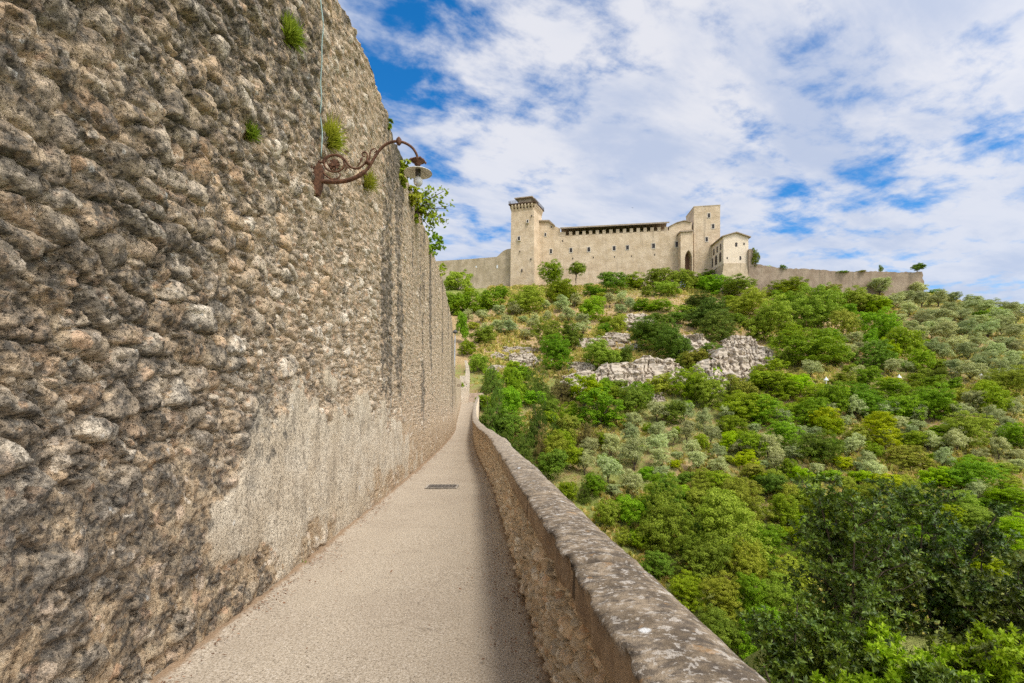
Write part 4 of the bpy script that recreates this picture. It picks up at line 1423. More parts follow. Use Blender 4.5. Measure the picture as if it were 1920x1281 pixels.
place_laurel(1578, 882, 12.2, 4.6, 1.55, 11, 17, 'dark laurel tree nearest to the parapet, its crown leaning left')
place_laurel(1745, 880, 13.2, 4.9, 1.30, 12, 16, 'dark laurel tree in the middle, with one thin shoot standing tallest')
place_laurel(1860, 985, 12.4, 3.7, 1.25, 13, 15, 'dark laurel tree with bare forked stems beside the right edge of the photo')
place_laurel(1940, 1010, 13.5, 3.6, 1.3, 14, 13, 'dark laurel tree cut off by the right edge of the photo')
place_laurel(1655, 985, 12.8, 3.8, 1.30, 15, 15, 'shaded laurel tree growing between the two tallest laurels')
place_laurel(1500, 1110, 10.4, 2.4, 0.95, 16, 13, 'low laurel bush close above the end of the parapet', name='laurel_shrub', cat='shrub', low=0.05)
place_laurel(1600, 1150, 9.6, 2.2, 1.0, 17, 13, 'low dark laurel bush in front of the trunk bases', name='laurel_shrub', cat='shrub', low=0.05)
place_laurel(1720, 1165, 9.2, 2.2, 1.0, 18, 13, 'low laurel bush with bright young leaves below the tallest laurel', 'G', 'laurel_shrub', 'shrub', low=0.05)
place_laurel(1830, 1170, 9.3, 2.2, 1.0, 19, 13, 'low dark laurel bush left of the bright corner bush', name='laurel_shrub', cat='shrub', low=0.05)
place_laurel(1910, 1150, 8.8, 2.2, 0.9, 20, 13, 'bright green bush in the bottom right corner of the photo', 'G', 'laurel_shrub', 'shrub', low=0.05)
place_laurel(1500, 1215, 8.4, 1.8, 0.8, 21, 11, 'small laurel bush touching the bottom edge beside the parapet', name='laurel_shrub', cat='shrub', low=0.05)
place_laurel(1640, 1235, 8.0, 1.8, 0.9, 22, 11, 'bright young bush at the bottom edge under the dark laurels', 'G', 'laurel_shrub', 'shrub', low=0.05)
place_laurel(1770, 1240, 7.9, 1.8, 0.9, 23, 11, 'dark leafy bush at the bottom edge left of the corner', name='laurel_shrub', cat='shrub', low=0.05)

# ------------------------------------------------------------------ castle
CG = 'castle buildings on the hilltop'


def facade(px_pts, dfun, thick=8.0, tilt=(0, 1, 0)):
    pts = [at(px, py, dfun(px)) for px, py in px_pts]
    return pts, tuple(c * thick for c in tilt)


def lin(p0, d0, p1, d1):
    return lambda px: d0 + (d1 - d0) * (px - p0) / (p1 - p0)


def window(parent, px, py, pw, ph, dfun, frame=True, name='window', arch=False, mat=None, proud=0.05):
    d = dfun(px)
    c = Vector(at(px, py, d))
    ax = (Vector(at(px + 5, py, dfun(px + 5))) - Vector(at(px - 5, py, dfun(px - 5))))
    ax.z = 0
    ax.normalize()
    out = ax.cross(Vector((0, 0, 1)))
    if out.y > 0:
        out = -out
    wm, hm = pw * d / F, ph * d / F
    m = MB()
    if arch:
        prof_ = [(-wm / 2, -hm / 2), (wm / 2, -hm / 2)] + [(wm / 2 * math.cos(t), hm / 2 - wm * 0.6 + wm * 0.72 * math.sin(t)) for t in np.linspace(0, math.pi, 9)]
        m.prism([c + ax * a_ + Vector((0, 0, b_)) + out * proud for a_, b_ in prof_], -out * 0.5)
    else:
        m.box(c, (wm, 2 * proud, hm), ax, out)
    o = m.build(name, mat or M_DARK, parent)
    if frame:
        f = MB()
        t = 0.22
        for sx in (-1, 1):
            f.box(c + ax * sx * (wm / 2 + t / 2), (t, 2 * proud + 0.10, hm + 2 * t), ax, out)
        f.box(c + Vector((0, 0, hm / 2 + t / 2)), (wm, 2 * proud + 0.10, t), ax, out)
        f.box(c - Vector((0, 0, hm / 2 + t / 2)), (wm, 2 * proud + 0.14, t), ax, out)
        f.build('frame', M_TRIM, o)
    return o


# keep: square tower with machicolations, railing and a small roofed cabin
kp = empty('castle_tower', at(985, 532, 208))
tag(kp, 'tall square stone keep with railed platform and small roofed cabin on top', 'tower', CG)
kp_inv = Vector(kp.location)


class LB(MB):
    """mesh builder in world coordinates for children of a placed Empty"""
    def __init__(self, o):
        super().__init__()
        self.o = Vector(o)

    def build(self, name, mat, parent=None, smooth=False):
        self.v = [tuple(Vector(p) - self.o) for p in self.v]
        return super().build(name, mat, parent, smooth)


def world_child(o):
    """keep a child's geometry where it was built although its parent Empty is moved"""
    o.matrix_parent_inverse = o.parent.matrix_world.inverted()


A = Vector(at(958.6, 0, 208)).xy
B = Vector(at(1001.0, 0, 205.4)).xy
side = Vector((2.7, 6.4))
side = side.normalized() * 9.3
plan_b = [A, B, B + side, A + side]
cen = sum((Vector(p) for p in plan_b), Vector((0, 0))) / 4


def scaled(pl, s):
    return [cen + (Vector(p) - cen) * s for p in pl]


def taper(m, plan0, z0, plan1, z1):
    vs = [(p[0], p[1], z0) for p in plan0] + [(p[0], p[1], z1) for p in plan1]
    n_ = len(plan0)
    fs = [tuple(range(n_ - 1, -1, -1)), tuple(range(n_, 2 * n_))] + [(i_, (i_ + 1) % n_, (i_ + 1) % n_ + n_, i_ + n_) for i_ in range(n_)]
    m.add(vs, fs)


bpy.context.view_layer.update()


def build_in(m, name, mat, parent, smooth=False):
    o = m.build(name, mat, parent, smooth)
    o.matrix_parent_inverse.identity()
    off_ = Vector(parent.location)
    if parent.parent is not None:
        off_ += Vector(parent.parent.location)
    o.data.transform(__import__('mathutils').Matrix.Translation(-off_))
    return o


m = MB()
taper(m, scaled(plan_b, 1.07), 46, scaled(plan_b, 1.0), 80.6)
build_in(m, 'wall', M_CASTLE, kp)
m = MB()
zc0, zc1 = 80.0, 82.2
m.block(scaled(plan_b, 1.015), zc0 + 1.2, zc1)
for e in range(4):
    p0, p1 = Vector(plan_b[e]), Vector(plan_b[(e + 1) % 4])
    dr_ = (p1 - p0)
    nrm = Vector((dr_.y, -dr_.x)).normalized()
    for i_ in range(7):
        c2 = p0 + dr_ * (i_ + 0.5) / 7
        t_ = dr_.normalized()
        fr_ = [(c2 - t_ * 0.28).to_3d() + Vector((0, 0, zc0 - 0.6)), (c2 - t_ * 0.28).to_3d() + Vector((0, 0, zc1)), (c2 - t_ * 0.28 + nrm * 0.75).to_3d() + Vector((0, 0, zc1)), (c2 - t_ * 0.28 + nrm * 0.75).to_3d() + Vector((0, 0, zc1 - 0.7))]
        m.prism(fr_, (t_.x * 0.56, t_.y * 0.56, 0))
build_in(m, 'corbels', M_CASTLE, kp)
m = MB()
m.block(scaled(plan_b, 1.18), zc1 + 0.003, zc1 + 0.45)
build_in(m, 'platform', M_SOFFIT, kp)
m = MB()
pr = scaled(plan_b, 1.16)
for e in range(4):
    p0, p1 = Vector(pr[e]), Vector(pr[(e + 1) % 4])
    for i_ in range(15):
        c2 = p0.lerp(p1, i_ / 15)
        m.tube([(c2.x, c2.y, zc1 + 0.45), (c2.x, c2.y, zc1 + 1.55)], 0.05, 4)
    for zr in (0.8, 1.15, 1.55):
        m.tube([(p0.x, p0.y, zc1 + zr), (p1.x, p1.y, zc1 + zr)], 0.055, 4)
build_in(m, 'railing', M_IRON, kp)
m = MB()
m.block(scaled(plan_b, 0.52), zc1 + 0.455, 85.2)
cab = build_in(m, 'cabin', M_CASTLE, kp)
m = MB()
m.block(scaled(plan_b, 0.80), 85.203, 85.6)
r2 = scaled(plan_b, 0.78)
vs = [(p.x, p.y, 85.603) for p in r2] + [(cen.x, cen.y, 86.9)]
m.add(vs, [(0, 1, 4), (1, 2, 4), (2, 3, 4), (3, 0, 4), (3, 2, 1, 0)])
build_in(m, 'roof', M_ROOF, kp)


def win_in(parent, *a, **kw):
    o = window(parent, *a, **kw)
    M4 = __import__('mathutils').Matrix.Translation(-Vector(parent.location))
    o.data.transform(M4)
    for ch in [c_ for c_ in COL if c_.parent == o]:
        ch.data.transform(M4)
    return o


dk = lambda px: 207.4 + (205.0 - 207.4) * (px - 958) / 43
for (px, py, pw, ph, fr_) in ((973.2, 447.6, 4.0, 7.0, True), (989.4, 415.5, 2.6, 5.0, True), (974.5, 471.5, 1.6, 2.2, False), (995.5, 486, 1.8, 2.8, False), (978.5, 507, 1.8, 5.0, False), (996.8, 404.8, 1.6, 2.2, False)):
    win_in(kp, px, py, pw, ph, dk, fr_, proud=0.22)

# gabled block right of the keep
mb_ = empty('castle_block', at(1030, 528, 211))
tag(mb_, 'plain castle block with stepped gable roofline joining the keep to the long wall', 'building', CG)
dm = lin(1004, 211.5, 1052, 210)
pts, ex = facade([(1003, 535), (1003, 417), (1030, 415.5), (1039.5, 424), (1050.5, 428.6), (1050.5, 535)], dm, 14)
m = MB()
m.prism(pts, ex)
build_in(m, 'wall', M_CASTLE, mb_)
m = MB()
dr2 = lambda px: dm(px) - 0.7
pts, ex = facade([(1007.5, 415.2), (1007.5, 412.6), (1029.5, 412.2), (1039.8, 421.5), (1041, 423.8), (1036, 420.6), (1029, 415.0)], dr2, 12)
m.prism(pts, ex)
build_in(m, 'roof', M_ROOF, mb_)
for (px, py, pw, ph, fr_) in ((1022.4, 440.3, 3.0, 6.0, True), (1033, 471.3, 4.0, 8.0, True), (1034, 425.8, 2.0, 2.8, False)):
    win_in(mb_, px, py, pw, ph, dm, fr_, proud=0.08)

# long crenellated wall with a roof over the battlements
lw = empty('castle_hall', at(1150, 524, 207))
tag(lw, 'long stone castle wall with roofed battlements and a row of small square windows', 'building', CG)
dl_ = lin(1050, 210, 1276, 202.8)
ZB, ZM, ZE = 70.5, 72.1, 73.1
m = MB()
p0, p1 = Vector(at(1050.4, 0, dl_(1050.4))).xy, Vector(at(1275.5, 0, dl_(1275.5))).xy
dirw = (p1 - p0).normalized()
inn = Vector((-dirw.y, dirw.x))
pr1 = Vector(at(1254.5, 0, dl_(1254.5))).xy
m.block([p0, p1, p1 + inn * 13, p0 + inn * 13], 44, ZB)
Lm = (pr1 - p0).length
nm_ = 16
for i_ in range(nm_):
    a0 = p0 + dirw * (Lm * (i_ / nm_) + (0.9 if i_ else 0.0))
    a1 = p0 + dirw * (Lm * (i_ + 1) / nm_ - 0.5)
    m.block([a0, a1, a1 + inn * 1.0, a0 + inn * 1.0], ZB - 0.2, ZM)
m.block([p0 + inn * 6, pr1 + inn * 6, pr1 + inn * 12.8, p0 + inn * 12.8], ZB - 0.1, ZE - 0.01)
build_in(m, 'wall', M_CASTLE, lw)
m = MB()
q0, q1 = p0 - inn * 1.1, pr1 - inn * 1.1
v_ = [(q0.x, q0.y, ZE), (q1.x, q1.y, ZE), ((q1 + inn * 7).x, (q1 + inn * 7).y, ZE + 2.4), ((q0 + inn * 7).x, (q0 + inn * 7).y, ZE + 2.4),
      ((q1 + inn * 15).x, (q1 + inn * 15).y, ZE), ((q0 + inn * 15).x, (q0 + inn * 15).y, ZE)]
v2_ = [(a_, b_, c_ + 0.55) for a_, b_, c_ in v_]
m.add(v_ + v2_, [(0, 3, 2, 1), (3, 5, 4, 2), (6, 7, 8, 9), (9, 8, 10, 11), (0, 1, 7, 6), (1, 2, 8, 7), (2, 4, 10, 8), (4, 5, 11, 10), (5, 3, 9, 11), (3, 0, 6, 9)])
build_in(m, 'roof', M_ROOF, lw)
# end gable rising to the blocky tower
m = MB()
pts, ex = facade([(1254.8, 436), (1254.8, 425), (1269, 417.6), (1283.5, 413.8), (1297, 417), (1297, 450), (1276, 450)], lambda px: dl_(px) + 0.05, 12)
m.prism(pts, ex)
build_in(m, 'gable', M_CASTLE, lw)
m = MB()
pts, ex = facade([(1254.2, 425.4), (1254.2, 424.2), (1269, 416.6), (1283.5, 412.8), (1296.5, 416), (1296.5, 417.2), (1283.5, 414.0), (1269, 417.8)], lambda px: dl_(px) - 0.4, 12.2)
m.prism(pts, ex)
build_in(m, 'gable_roof', M_ROOF, lw)
for (px, py, pw, ph) in ((1070.5, 469.5, 5, 8), (1104, 468, 5, 8), (1151.5, 465.8, 5, 8), (1176.5, 464.5, 5.2, 8.2), (1225.3, 461.2, 5.4, 8.6), (1269.5, 458.5, 6, 10)):
    win_in(lw, px, py, pw, ph, dl_, True, proud=0.08)
for (px, py) in ((1074, 485), (1112.5, 483), (1152, 482), (1184, 481), (1227.5, 478), (1055, 452)):
    win_in(lw, px, py, 1.8, 3.2, dl_, False, 'loophole', proud=0.08)

# gatehouse porch with pointed arch
gt = empty('gatehouse', at(1288, 502, 200))
tag(gt, 'small gatehouse with a tall pointed archway against the blocky tower', 'gatehouse', CG)
dg_ = lambda px: 199.6
m = MB()
arch = [(1284.2, 505), (1284.2, 484), (1285.3, 478), (1287.5, 472.8), (1291, 468.8), (1294.3, 472.8), (1296.4, 478), (1297.5, 484), (1297.5, 505)]
outer = [(1276.2, 505), (1276.2, 435.5), (1299.5, 433.8), (1299.5, 505)]
# the wall round the opening: left jamb, head, right jamb
for poly in ([(1276.2, 515), (1276.2, 484), (1284.2, 484), (1284.2, 515)], [(1297.5, 515), (1297.5, 484), (1299.5, 484), (1299.5, 515)],
             [(1276.2, 484), (1276.2, 435.5), (1291, 434.4), (1291, 468.8), (1287.5, 472.8), (1285.3, 478), (1284.2, 484)],
             [(1291, 468.8), (1291, 434.4), (1299.5, 433.8), (1299.5, 484), (1297.5, 484), (1296.4, 478), (1294.3, 472.8)]):
    pts, ex = facade(poly, dg_, 3.2)
    m.prism(pts, ex)
build_in(m, 'wall', M_CASTLE, gt)
m = MB()
pts, ex = facade([(1283, 515), (1283, 466), (1298.5, 466), (1298.5, 515)], lambda px: 202.6, 0.3)
m.prism(pts, ex)
build_in(m, 'door', simple_mat('old_door', (0.21, 0.12, 0.085), 0.9, 0.1), gt)
m = MB()
pts, ex = facade([(1275.4, 435.3), (1275.4, 432.6), (1300, 430.8), (1300, 433.6)], lambda px: 199.0, 4.4)
m.prism(pts, ex)
build_in(m, 'roof', M_ROOF, gt)

# blocky tower
bt = empty('castle_tower', at(1325, 500, 203))
tag(bt, 'blocky flat topped stone tower with pale framed arched windows beside the gatehouse', 'tower', CG)
A2, B2 = Vector(at(1301.0, 0, 201.8)).xy, Vector(at(1350.3, 0, 200.2)).xy
inn2 = Vector((-(B2 - A2).y, (B2 - A2).x)).normalized()
m = MB()
zt2 = (HY - 389) / F * 202
m.block([A2, B2, B2 + inn2 * 11 + Vector((2, 0)), A2 + inn2 * 11 + Vector((-1.2, 0))], 44, zt2)
build_in(m, 'wall', M_CASTLE, bt)
m = MB()
cc_ = (A2 + B2) / 2 + inn2 * 5
m.block([cc_ + (p - cc_) * 1.015 for p in (A2, B2, B2 + inn2 * 11 + Vector((2, 0)), A2 + inn2 * 11 + Vector((-1.2, 0)))], zt2 + 0.003, zt2 + 0.35)
build_in(m, 'coping', M_CURTAIN, bt)
dbt = lin(1301, 201.8, 1350.3, 200.2)
for (px, py) in ((1329.2, 404.4), (1337, 424.6), (1325, 449)):
    win_in(bt, px, py, 4.2, 8.2, dbt, True, arch=True, proud=0.06)

# gabled wing stepping down to the right, with its arcaded side
gw = empty('castle_wing', at(1380, 500, 190))
tag(gw, 'cream plastered gabled wing with arcaded side standing on a battered stone base', 'building', CG)
xl0, xr0 = at(1356.5, 0, 190)[0], at(1403.3, 0, 190)[0]
zE_, zR_ = (HY - 443.5) / F * 190, (HY - 437.2) / F * 190
zF_ = (HY - 494) / F * 190
m = MB()
m.prism([(xl0, 190, zF_), (xr0, 190, zF_), (xr0, 190, zE_ - 0.3), ((xl0 + xr0) / 2, 190, zR_), (xl0, 190, zE_)], (0, 26, 0))
build_in(m, 'wall', M_WING, gw)
m = MB()
xm_ = (xl0 + xr0) / 2
for (xa, za, xb, zb_) in ((xl0 - 0.7, zE_ - 0.25, xm_, zR_ + 0.02), (xr0 + 0.7, zE_ - 0.55, xm_, zR_ + 0.02)):
    m.prism([(xa, 189.3, za), (xb, 189.3, zb_), (xb, 189.3, zb_ + 0.35), (xa, 189.3, za + 0.35)], (0, 27.4, 0))
build_in(m, 'roof', M_ROOF, gw)
m = MB()
zb0 = 40.0
base0 = [(xl0 - 2.6, 187.6, zb0), (xr0 + 2.2, 187.6, zb0), (xr0 + 2.2, 196, zb0), (xl0 - 2.6, 196, zb0)]
base1 = [(xl0 + 0.05, 189.8, zF_), (xr0 - 0.05, 189.8, zF_), (xr0 - 0.05, 196, zF_), (xl0 + 0.05, 196, zF_)]
m.add(base0 + base1, [(3, 2, 1, 0), (4, 5, 6, 7), (0, 1, 5, 4), (1, 2, 6, 5), (2, 3, 7, 6), (3, 0, 4, 7)])
m.block([(xl0 + 0.3, 196.003), (xr0 - 0.3, 196.003), (xr0 - 0.3, 216), (xl0 + 0.3, 216)], 40, zF_ - 0.003)
build_in(m, 'base', M_CURTAIN, gw)
dgw = lambda px: 190.0
for (px, py, pw, ph) in ((1380.5, 458.8, 4.2, 7.5), (1395, 457.5, 2.6, 4.6), (1388.3, 484, 3.4, 7.2), (1363.5, 484, 2.2, 4)):
    win_in(gw, px, py, pw, ph, dgw, False, proud=0.05)
for i_ in range(7):
    yw = 192.5 + 3.2 * i_
    m = MB()
    zt_ = zE_ - 2.2
    m.box((xl0 - 0.05, yw, zt_ - 0.9), (0.16, 1.0, 2.2))
    build_in(m, 'window', M_DARK, gw)
for i_ in range(5):
    yw = 192.8 + 4.0 * i_
    m = MB()
    zt_ = zE_ - 5.0
    prof_ = [(-0.9, -3.6), (0.9, -3.6)] + [(0.9 * math.cos(t), 0.9 * math.sin(t) - 0.9) for t in np.linspace(0, math.pi, 8)]
    m.prism([(xl0 - 0.1, yw + a_, zt_ + b_) for a_, b_ in prof_], (0.3, 0, 0))
    build_in(m, 'arch', M_DARK, gw)

# curtain wall left of the keep
cw = empty('curtain_wall', at(880, 545, 218))
tag(cw, 'plain stone curtain wall curving up to the left side of the keep', 'wall', CG)
dcw = lin(780, 228, 960, 210)
m = MB()
pts, ex = facade([(740, 560), (740, 494.5), (800, 490.8), (880, 485.8), (931, 481.8), (935, 478.8), (939, 474.4), (944, 470.4), (950, 467.6), (959, 466), (959, 560)], dcw, 2.2)
m.prism(pts, ex)
build_in(m, 'wall', M_CURTAIN, cw)
for (px, py) in ((893, 502), (932.5, 500.2)):
    o = win_in(cw, px, py, 3.0, 6.0, dcw, False, mat=M_WHITE, proud=0.06)
    o['label'] = 'pale blocked window'

# ruined rampart along the crest, ivy pillar
rw = empty('rampart_wall', at(1590, 532, 187))
tag(rw, 'long ruined brown rampart wall along the hill crest, broken off at its right end', 'wall', CG)
dn = lin(1400, 189, 1735, 185)
tops = [(1404, 468), (1412, 467), (1414, 494), (1440, 500), (1446, 500.5), (1470, 503), (1497, 504), (1527, 505), (1560, 508.5), (1603, 509.5), (1650, 509), (1690, 510.5), (1729, 509.5)]
fine_t = []
for (a_, b_), (c_, d_) in zip(tops[:-1], tops[1:]):
    ns = max(1, int((c_ - a_) / 4))
    for s_ in range(ns):
        fx = a_ + (c_ - a_) * s_ / ns
        fine_t.append((fx, b_ + (d_ - b_) * s_ / ns + random.uniform(-1.1, 1.1)))
fine_t.append(tops[-1])
endp = [(1731, 516), (1729.5, 522), (1733, 528), (1732, 545)]
m = MB()
pts, ex = facade([(1404, 556)] + fine_t + [(1729, 556)], dn, 2.5)
m.prism(pts, ex)
pts, ex = facade([(1729, 552), (1729, 509.5), (1731, 516), (1729.5, 522), (1733, 528), (1732, 552)], dn, 2.5)
m.prism(pts, ex)
build_in(m, 'wall', M_RUIN, rw)


def top_tuft(px, py, pw, ph, d, kind, lab, var, nm='shrub'):
    x, y, z = at(px, py, d)
    o = plant('bush' if nm == 'shrub' else 'tree', kind, x, y + 0.8, z - 0.3, pw * d / F, ph * d / F, nm, 'tree' if nm == 'tree' else 'shrub', 'plants growing on the ruined rampart', var, var)
    o['label'] = lab


top_tuft(1723, 511, 28, 20, 185, 'D', 'round tree growing on the broken right end of the rampart', 2, 'tree')
top_tuft(1654, 510, 9, 16, 186, 'D', 'thin small bush standing up on the middle of the rampart', 1)
top_tuft(1469, 505, 15, 12, 187.5, 'D', 'small dark bush on the rampart next to the ivy', 0)
top_tuft(1581, 511, 24, 6, 186.5, 'Y', 'flat yellow green tuft on top of the rampart', 3)
top_tuft(1615, 511, 20, 7, 186.2, 'R', 'low russet weeds on top of the rampart', 2)
top_tuft(1418, 500, 16, 38, 188, 'D', 'dark ivy climbing the ruined pillar beside the gabled wing', 1)

# ------------------------------------------------------------------ white garden lamps, pole, birds
def garden_lamp(px, py_top, py_foot, lab):
    x, y, z = hit(px, py_foot)
    hm = (py_foot - py_top) * y / F
    r = empty('garden_lamp', (x, y, z))
    m = MB()
    m.tube([(0, 0, -0.3), (0, 0, hm * 0.8)], 0.09, 8)
    m.build('post', M_WHITE, r)
    m = MB()
    m.lathe([(0.05, hm * 0.66), (0.42, hm * 0.70), (0.40, hm * 0.74), (0.14, hm * 0.9), (0.05, hm), (0.0, hm)], n=12)
    m.build('lamp_shade', M_WHITE, r)
    tag(r, lab, 'lamp', 'white garden lamps on the hillside terrace')


garden_lamp(1549, 708, 730, 'white garden lamp standing leftmost on the dry terrace')
garden_lamp(1686, 703, 726, 'white garden lamp in the middle of the dry terrace')
garden_lamp(1838, 699, 716, 'white garden lamp rightmost, beside the olive trees')

pl_ = empty('lamp_post', at(851.5, 765, 60))
pl_.location.z = -1.2
m = MB()
m.tube([(0, 0, -1), (0.0, 0, 4), (0.12, 0, 10.0)], [0.10, 0.09, 0.05], 10)
m.build('pole', M_POLE, pl_, True)
m = MB()
m.lathe([(0.0, 10.35), (0.16, 10.3), (0.30, 10.12), (0.28, 10.0), (0.06, 9.9), (0.0, 9.9)], (0.12, 0, 0), 12)
m.build('lamp_head', M_IRON, pl_, True)
tag(pl_, 'thin grey lamp post rising behind the far end of the stone wall', 'lamp post')


def bird(px, py, d, s, lab, rz):
    r = bpy.data.meshes.new('bird')
    m = MB()
    m.tube([(-0.5, 0, 0), (-0.3, 0, 0.02), (0, 0, 0.04), (0.3, 0, 0.03), (0.5, 0, 0.0)], [0.02, 0.09, 0.12, 0.07, 0.01], 8)
    for sy in (-1, 1):
        m.prism([(0.18, sy * 0.05, 0.06), (-0.12, sy * 0.05, 0.06), (-0.22, sy * 0.5, 0.24), (-0.38, sy * 0.95, 0.16), (0.02, sy * 0.55, 0.26)], (0, 0, 0.02))
    m.prism([(-0.42, -0.04, 0), (-0.42, 0.04, 0), (-0.75, 0.14, 0.0), (-0.68, 0, 0), (-0.75, -0.14, 0.0)], (0, 0, 0.02))
    o = m.build('bird', M_IRON)
    o.location = at(px, py, d)
    o.scale = (s, s, s)
    o.rotation_euler = (0.3, 0.1, rz)
    tag(o, lab, 'bird', 'birds in the sky')


bird(1186, 390, 60, 0.16, 'tiny dark bird flying above the long castle wall', 0.7)
bird(818, 382, 22, 0.06, 'tiny dark bird in the sky just right of the stone wall', 2.3)


# ------------------------------------------------------------------ rusty wrought iron bracket lamp
def bracket_lamp():
    """local frame: +x out from the wall, z up, origin at the wall plate's foot"""
    r = empty('bracket_lamp')
    S = 1.28 / 215.0                      # photo pixels to metres across the bracket

    def P(px, py):
        return Vector(((px - 604) * S, 0, (366 - py) * S))

    def curve(pts, r0, r1=None, n=7, sub=6):
        pts = [P(*p) for p in pts]
        out = []
        for i in range(len(pts) - 1):
            a, b, c, d = pts[max(i - 1, 0)], pts[i], pts[i + 1], pts[min(i + 2, len(pts) - 1)]
            for s in range(sub):
                t = s / sub
                out.append(0.5 * ((2 * b) + (c - a) * t + (2 * a - 5 * b + 4 * c - d) * t * t + (3 * b - a - 3 * c + d) * t ** 3))
        out.append(pts[-1])
        r1 = r0 if r1 is None else r1
        return out, [0.86 * (r0 + (r1 - r0) * i / (len(out) - 1)) for i in range(len(out))]

    m = MB()
    pts = [P(601, 366), P(600, 345), P(603, 318), P(609, 309), P(616, 312), P(617, 330), P(614, 350), P(609, 366)]
    m.prism([p + Vector((0, -0.045, 0)) for p in pts], (0, 0.09, 0))
    m.box(P(600, 340) + Vector((-0.01, 0, 0)), (0.03, 0.17, 0.32))
    m.build('wall_plate', M_RUST, r)
    m = MB()
    # lower bow and the long gooseneck
    p, q = curve([(613, 340), (640, 341), (660, 339), (680, 332), (697, 320), (707, 307), (716, 291), (726, 278), (738, 269), (754, 265), (770, 268), (784, 277), (792, 289), (795, 300)], 0.021, 0.016, 9)
    q = [0.024 if i < 24 else v for i, v in enumerate(q)]
    m.tube(p, q, 9)
    p, q = curve([(683, 331), (692, 326), (698, 326), (700, 329)], 0.013, 0.006)
    m.tube(p, q, 6)
    m.build('arm', M_RUST, r, True)
    m = MB()
    # big ring with rosette
    ring = [(638 + 19 * math.cos(t), 307 + 15.5 * math.sin(t)) for t in np.linspace(0, 2 * math.pi, 15)]
    p, q = curve(ring, 0.013, None, 7, 3)
    m.tube(p, q, 7, False)
    p, q = curve([(615, 306), (622, 296), (634, 291), (648, 292), (658, 300), (664, 309), (672, 315), (682, 316), (692, 310), (699, 300), (700, 291), (696, 285), (691, 287), (691, 292), (695, 294)], 0.017, 0.009)
    m.tube(p, q, 7)
    p, q = curve([(699, 302), (704, 297), (705, 288), (708, 281), (714, 279), (717, 283), (713, 286)], 0.012, 0.007)
    m.tube(p, q, 6)
    p, q = curve([(686, 300), (690, 297), (688, 302), (682, 311)], 0.011, 0.008)
    m.tube(p, q, 6)
    p, q = curve([(614, 313), (618, 324), (624, 331), (634, 336), (645, 334), (649, 328), (646, 324)], 0.014, 0.008)
    m.tube(p, q, 6)
    p, q = curve([(655, 304), (660, 312), (658, 320), (663, 314), (669, 320)], 0.013, 0.007)
    m.tube(p, q, 6)
    p, q = curve([(612, 305), (609, 303), (610, 309), (616, 312)], 0.018, 0.012)
    m.tube(p, q, 6)
    p, q = curve([(622, 298), (630, 316), (640, 323)], 0.008, 0.008)
    m.tube(p, q, 6)
    m.build('scrollwork', M_RUST, r, True)
    m = MB()
    c = P(638, 309)
    for k in range(8):
        a = 6.283 * k / 8
        m.box(c + Vector((math.cos(a) * 0.034, 0, math.sin(a) * 0.034)), (0.05, 0.03, 0.026), (math.cos(a), 0, math.sin(a)), (0, 1, 0), (-math.sin(a), 0, math.cos(a)))
    m.box(c, (0.045, 0.05, 0.045))
    m.build('rosette', M_RUST, r)
    m = MB()
    a_, b_ = P(698, 303), P(707, 308)
    m.tube([a_, b_], 0.028, 8)
    k_ = P(759, 265)
    m.lathe([(0.012, -0.045), (0.03, -0.02), (0.03, 0.02), (0.012, 0.045), (0.0, 0.055)], k_, 10)
    m.build('collar', M_RUST, r, True)
    # hanger, shade, socket, globe
    ax = (795 - 604) * S
    zc = lambda py: (366 - py) * S
    m = MB()
    m.lathe([(0.012, zc(296)), (0.03, zc(299)), (0.075, zc(300)), (0.078, zc(303)), (0.04, zc(305)), (0.032, zc(308)), (0.022, zc(312)), (0.022, zc(317))], (ax, 0, 0), 14)
    for k in range(4):
        a = 6.283 * k / 4 + 0.5
        m.tube([(ax + math.cos(a) * 0.07, math.sin(a) * 0.07, zc(300)), (ax + math.cos(a) * 0.095, math.sin(a) * 0.095, zc(303.5))], 0.012, 6)
    m.build('hanger', M_RUST, r, True)
    m = MB()
    m.lathe([(0.024, zc(315)), (0.05, zc(316.5)), (0.152, zc(323.5)), (0.158, zc(325)), (0.152, zc(324.9)), (0.05, zc(318.5)), (0.0, zc(318))], (ax, 0, 0), 28)
    m.build('lamp_shade', simple_mat('enamel_shade', (0.62, 0.60, 0.55), 0.45, 0.4, 0, 0.12), r, True)
    m = MB()
    m.lathe([(0.0, zc(318.4)), (0.03, zc(318.5)), (0.03, zc(329)), (0.024, zc(331)), (0.0, zc(331))], (ax, 0, 0), 14)
    m.build('socket', M_IRON, r, True)
    gm, k = new_mat('frosted_globe')
    pb = k.surface((0.80, 0.81, 0.82), 0.25, None, 0.5)
    pb.inputs['Transmission Weight'].default_value = 0.35
    m = MB()
    m.lathe([(0.02, zc(330.6))] + [(0.052 * math.sin(t), zc(340.5) + 0.056 * math.cos(t)) for t in np.linspace(0.42, math.pi, 12)], (ax, 0, 0), 18)
    m.build('globe', gm, r, True)
    return r


bl = bracket_lamp()
wx_ = WALLX(5.75, 2.45)
bl.location = (wx_ - 0.01, 5.72, (HY - 366) / F * 5.72)
tag(bl, 'large rusty wrought iron bracket lamp with white shade on the near stone wall', 'lamp', 'iron bracket lamps on the wall')
b2 = bl.copy()
COL.link(b2)
for ch in [c for c in COL if c.parent == bl]:
    c2 = ch.copy()
    COL.link(c2)
    c2.parent = b2
b2.location = (float(XL(50)) - 0.02, 50, (HY - 727) / F * 50)
b2.scale = (0.8, 1.0, 0.8)
b2['label'] = 'small far away bracket lamp at the end of the stone wall'

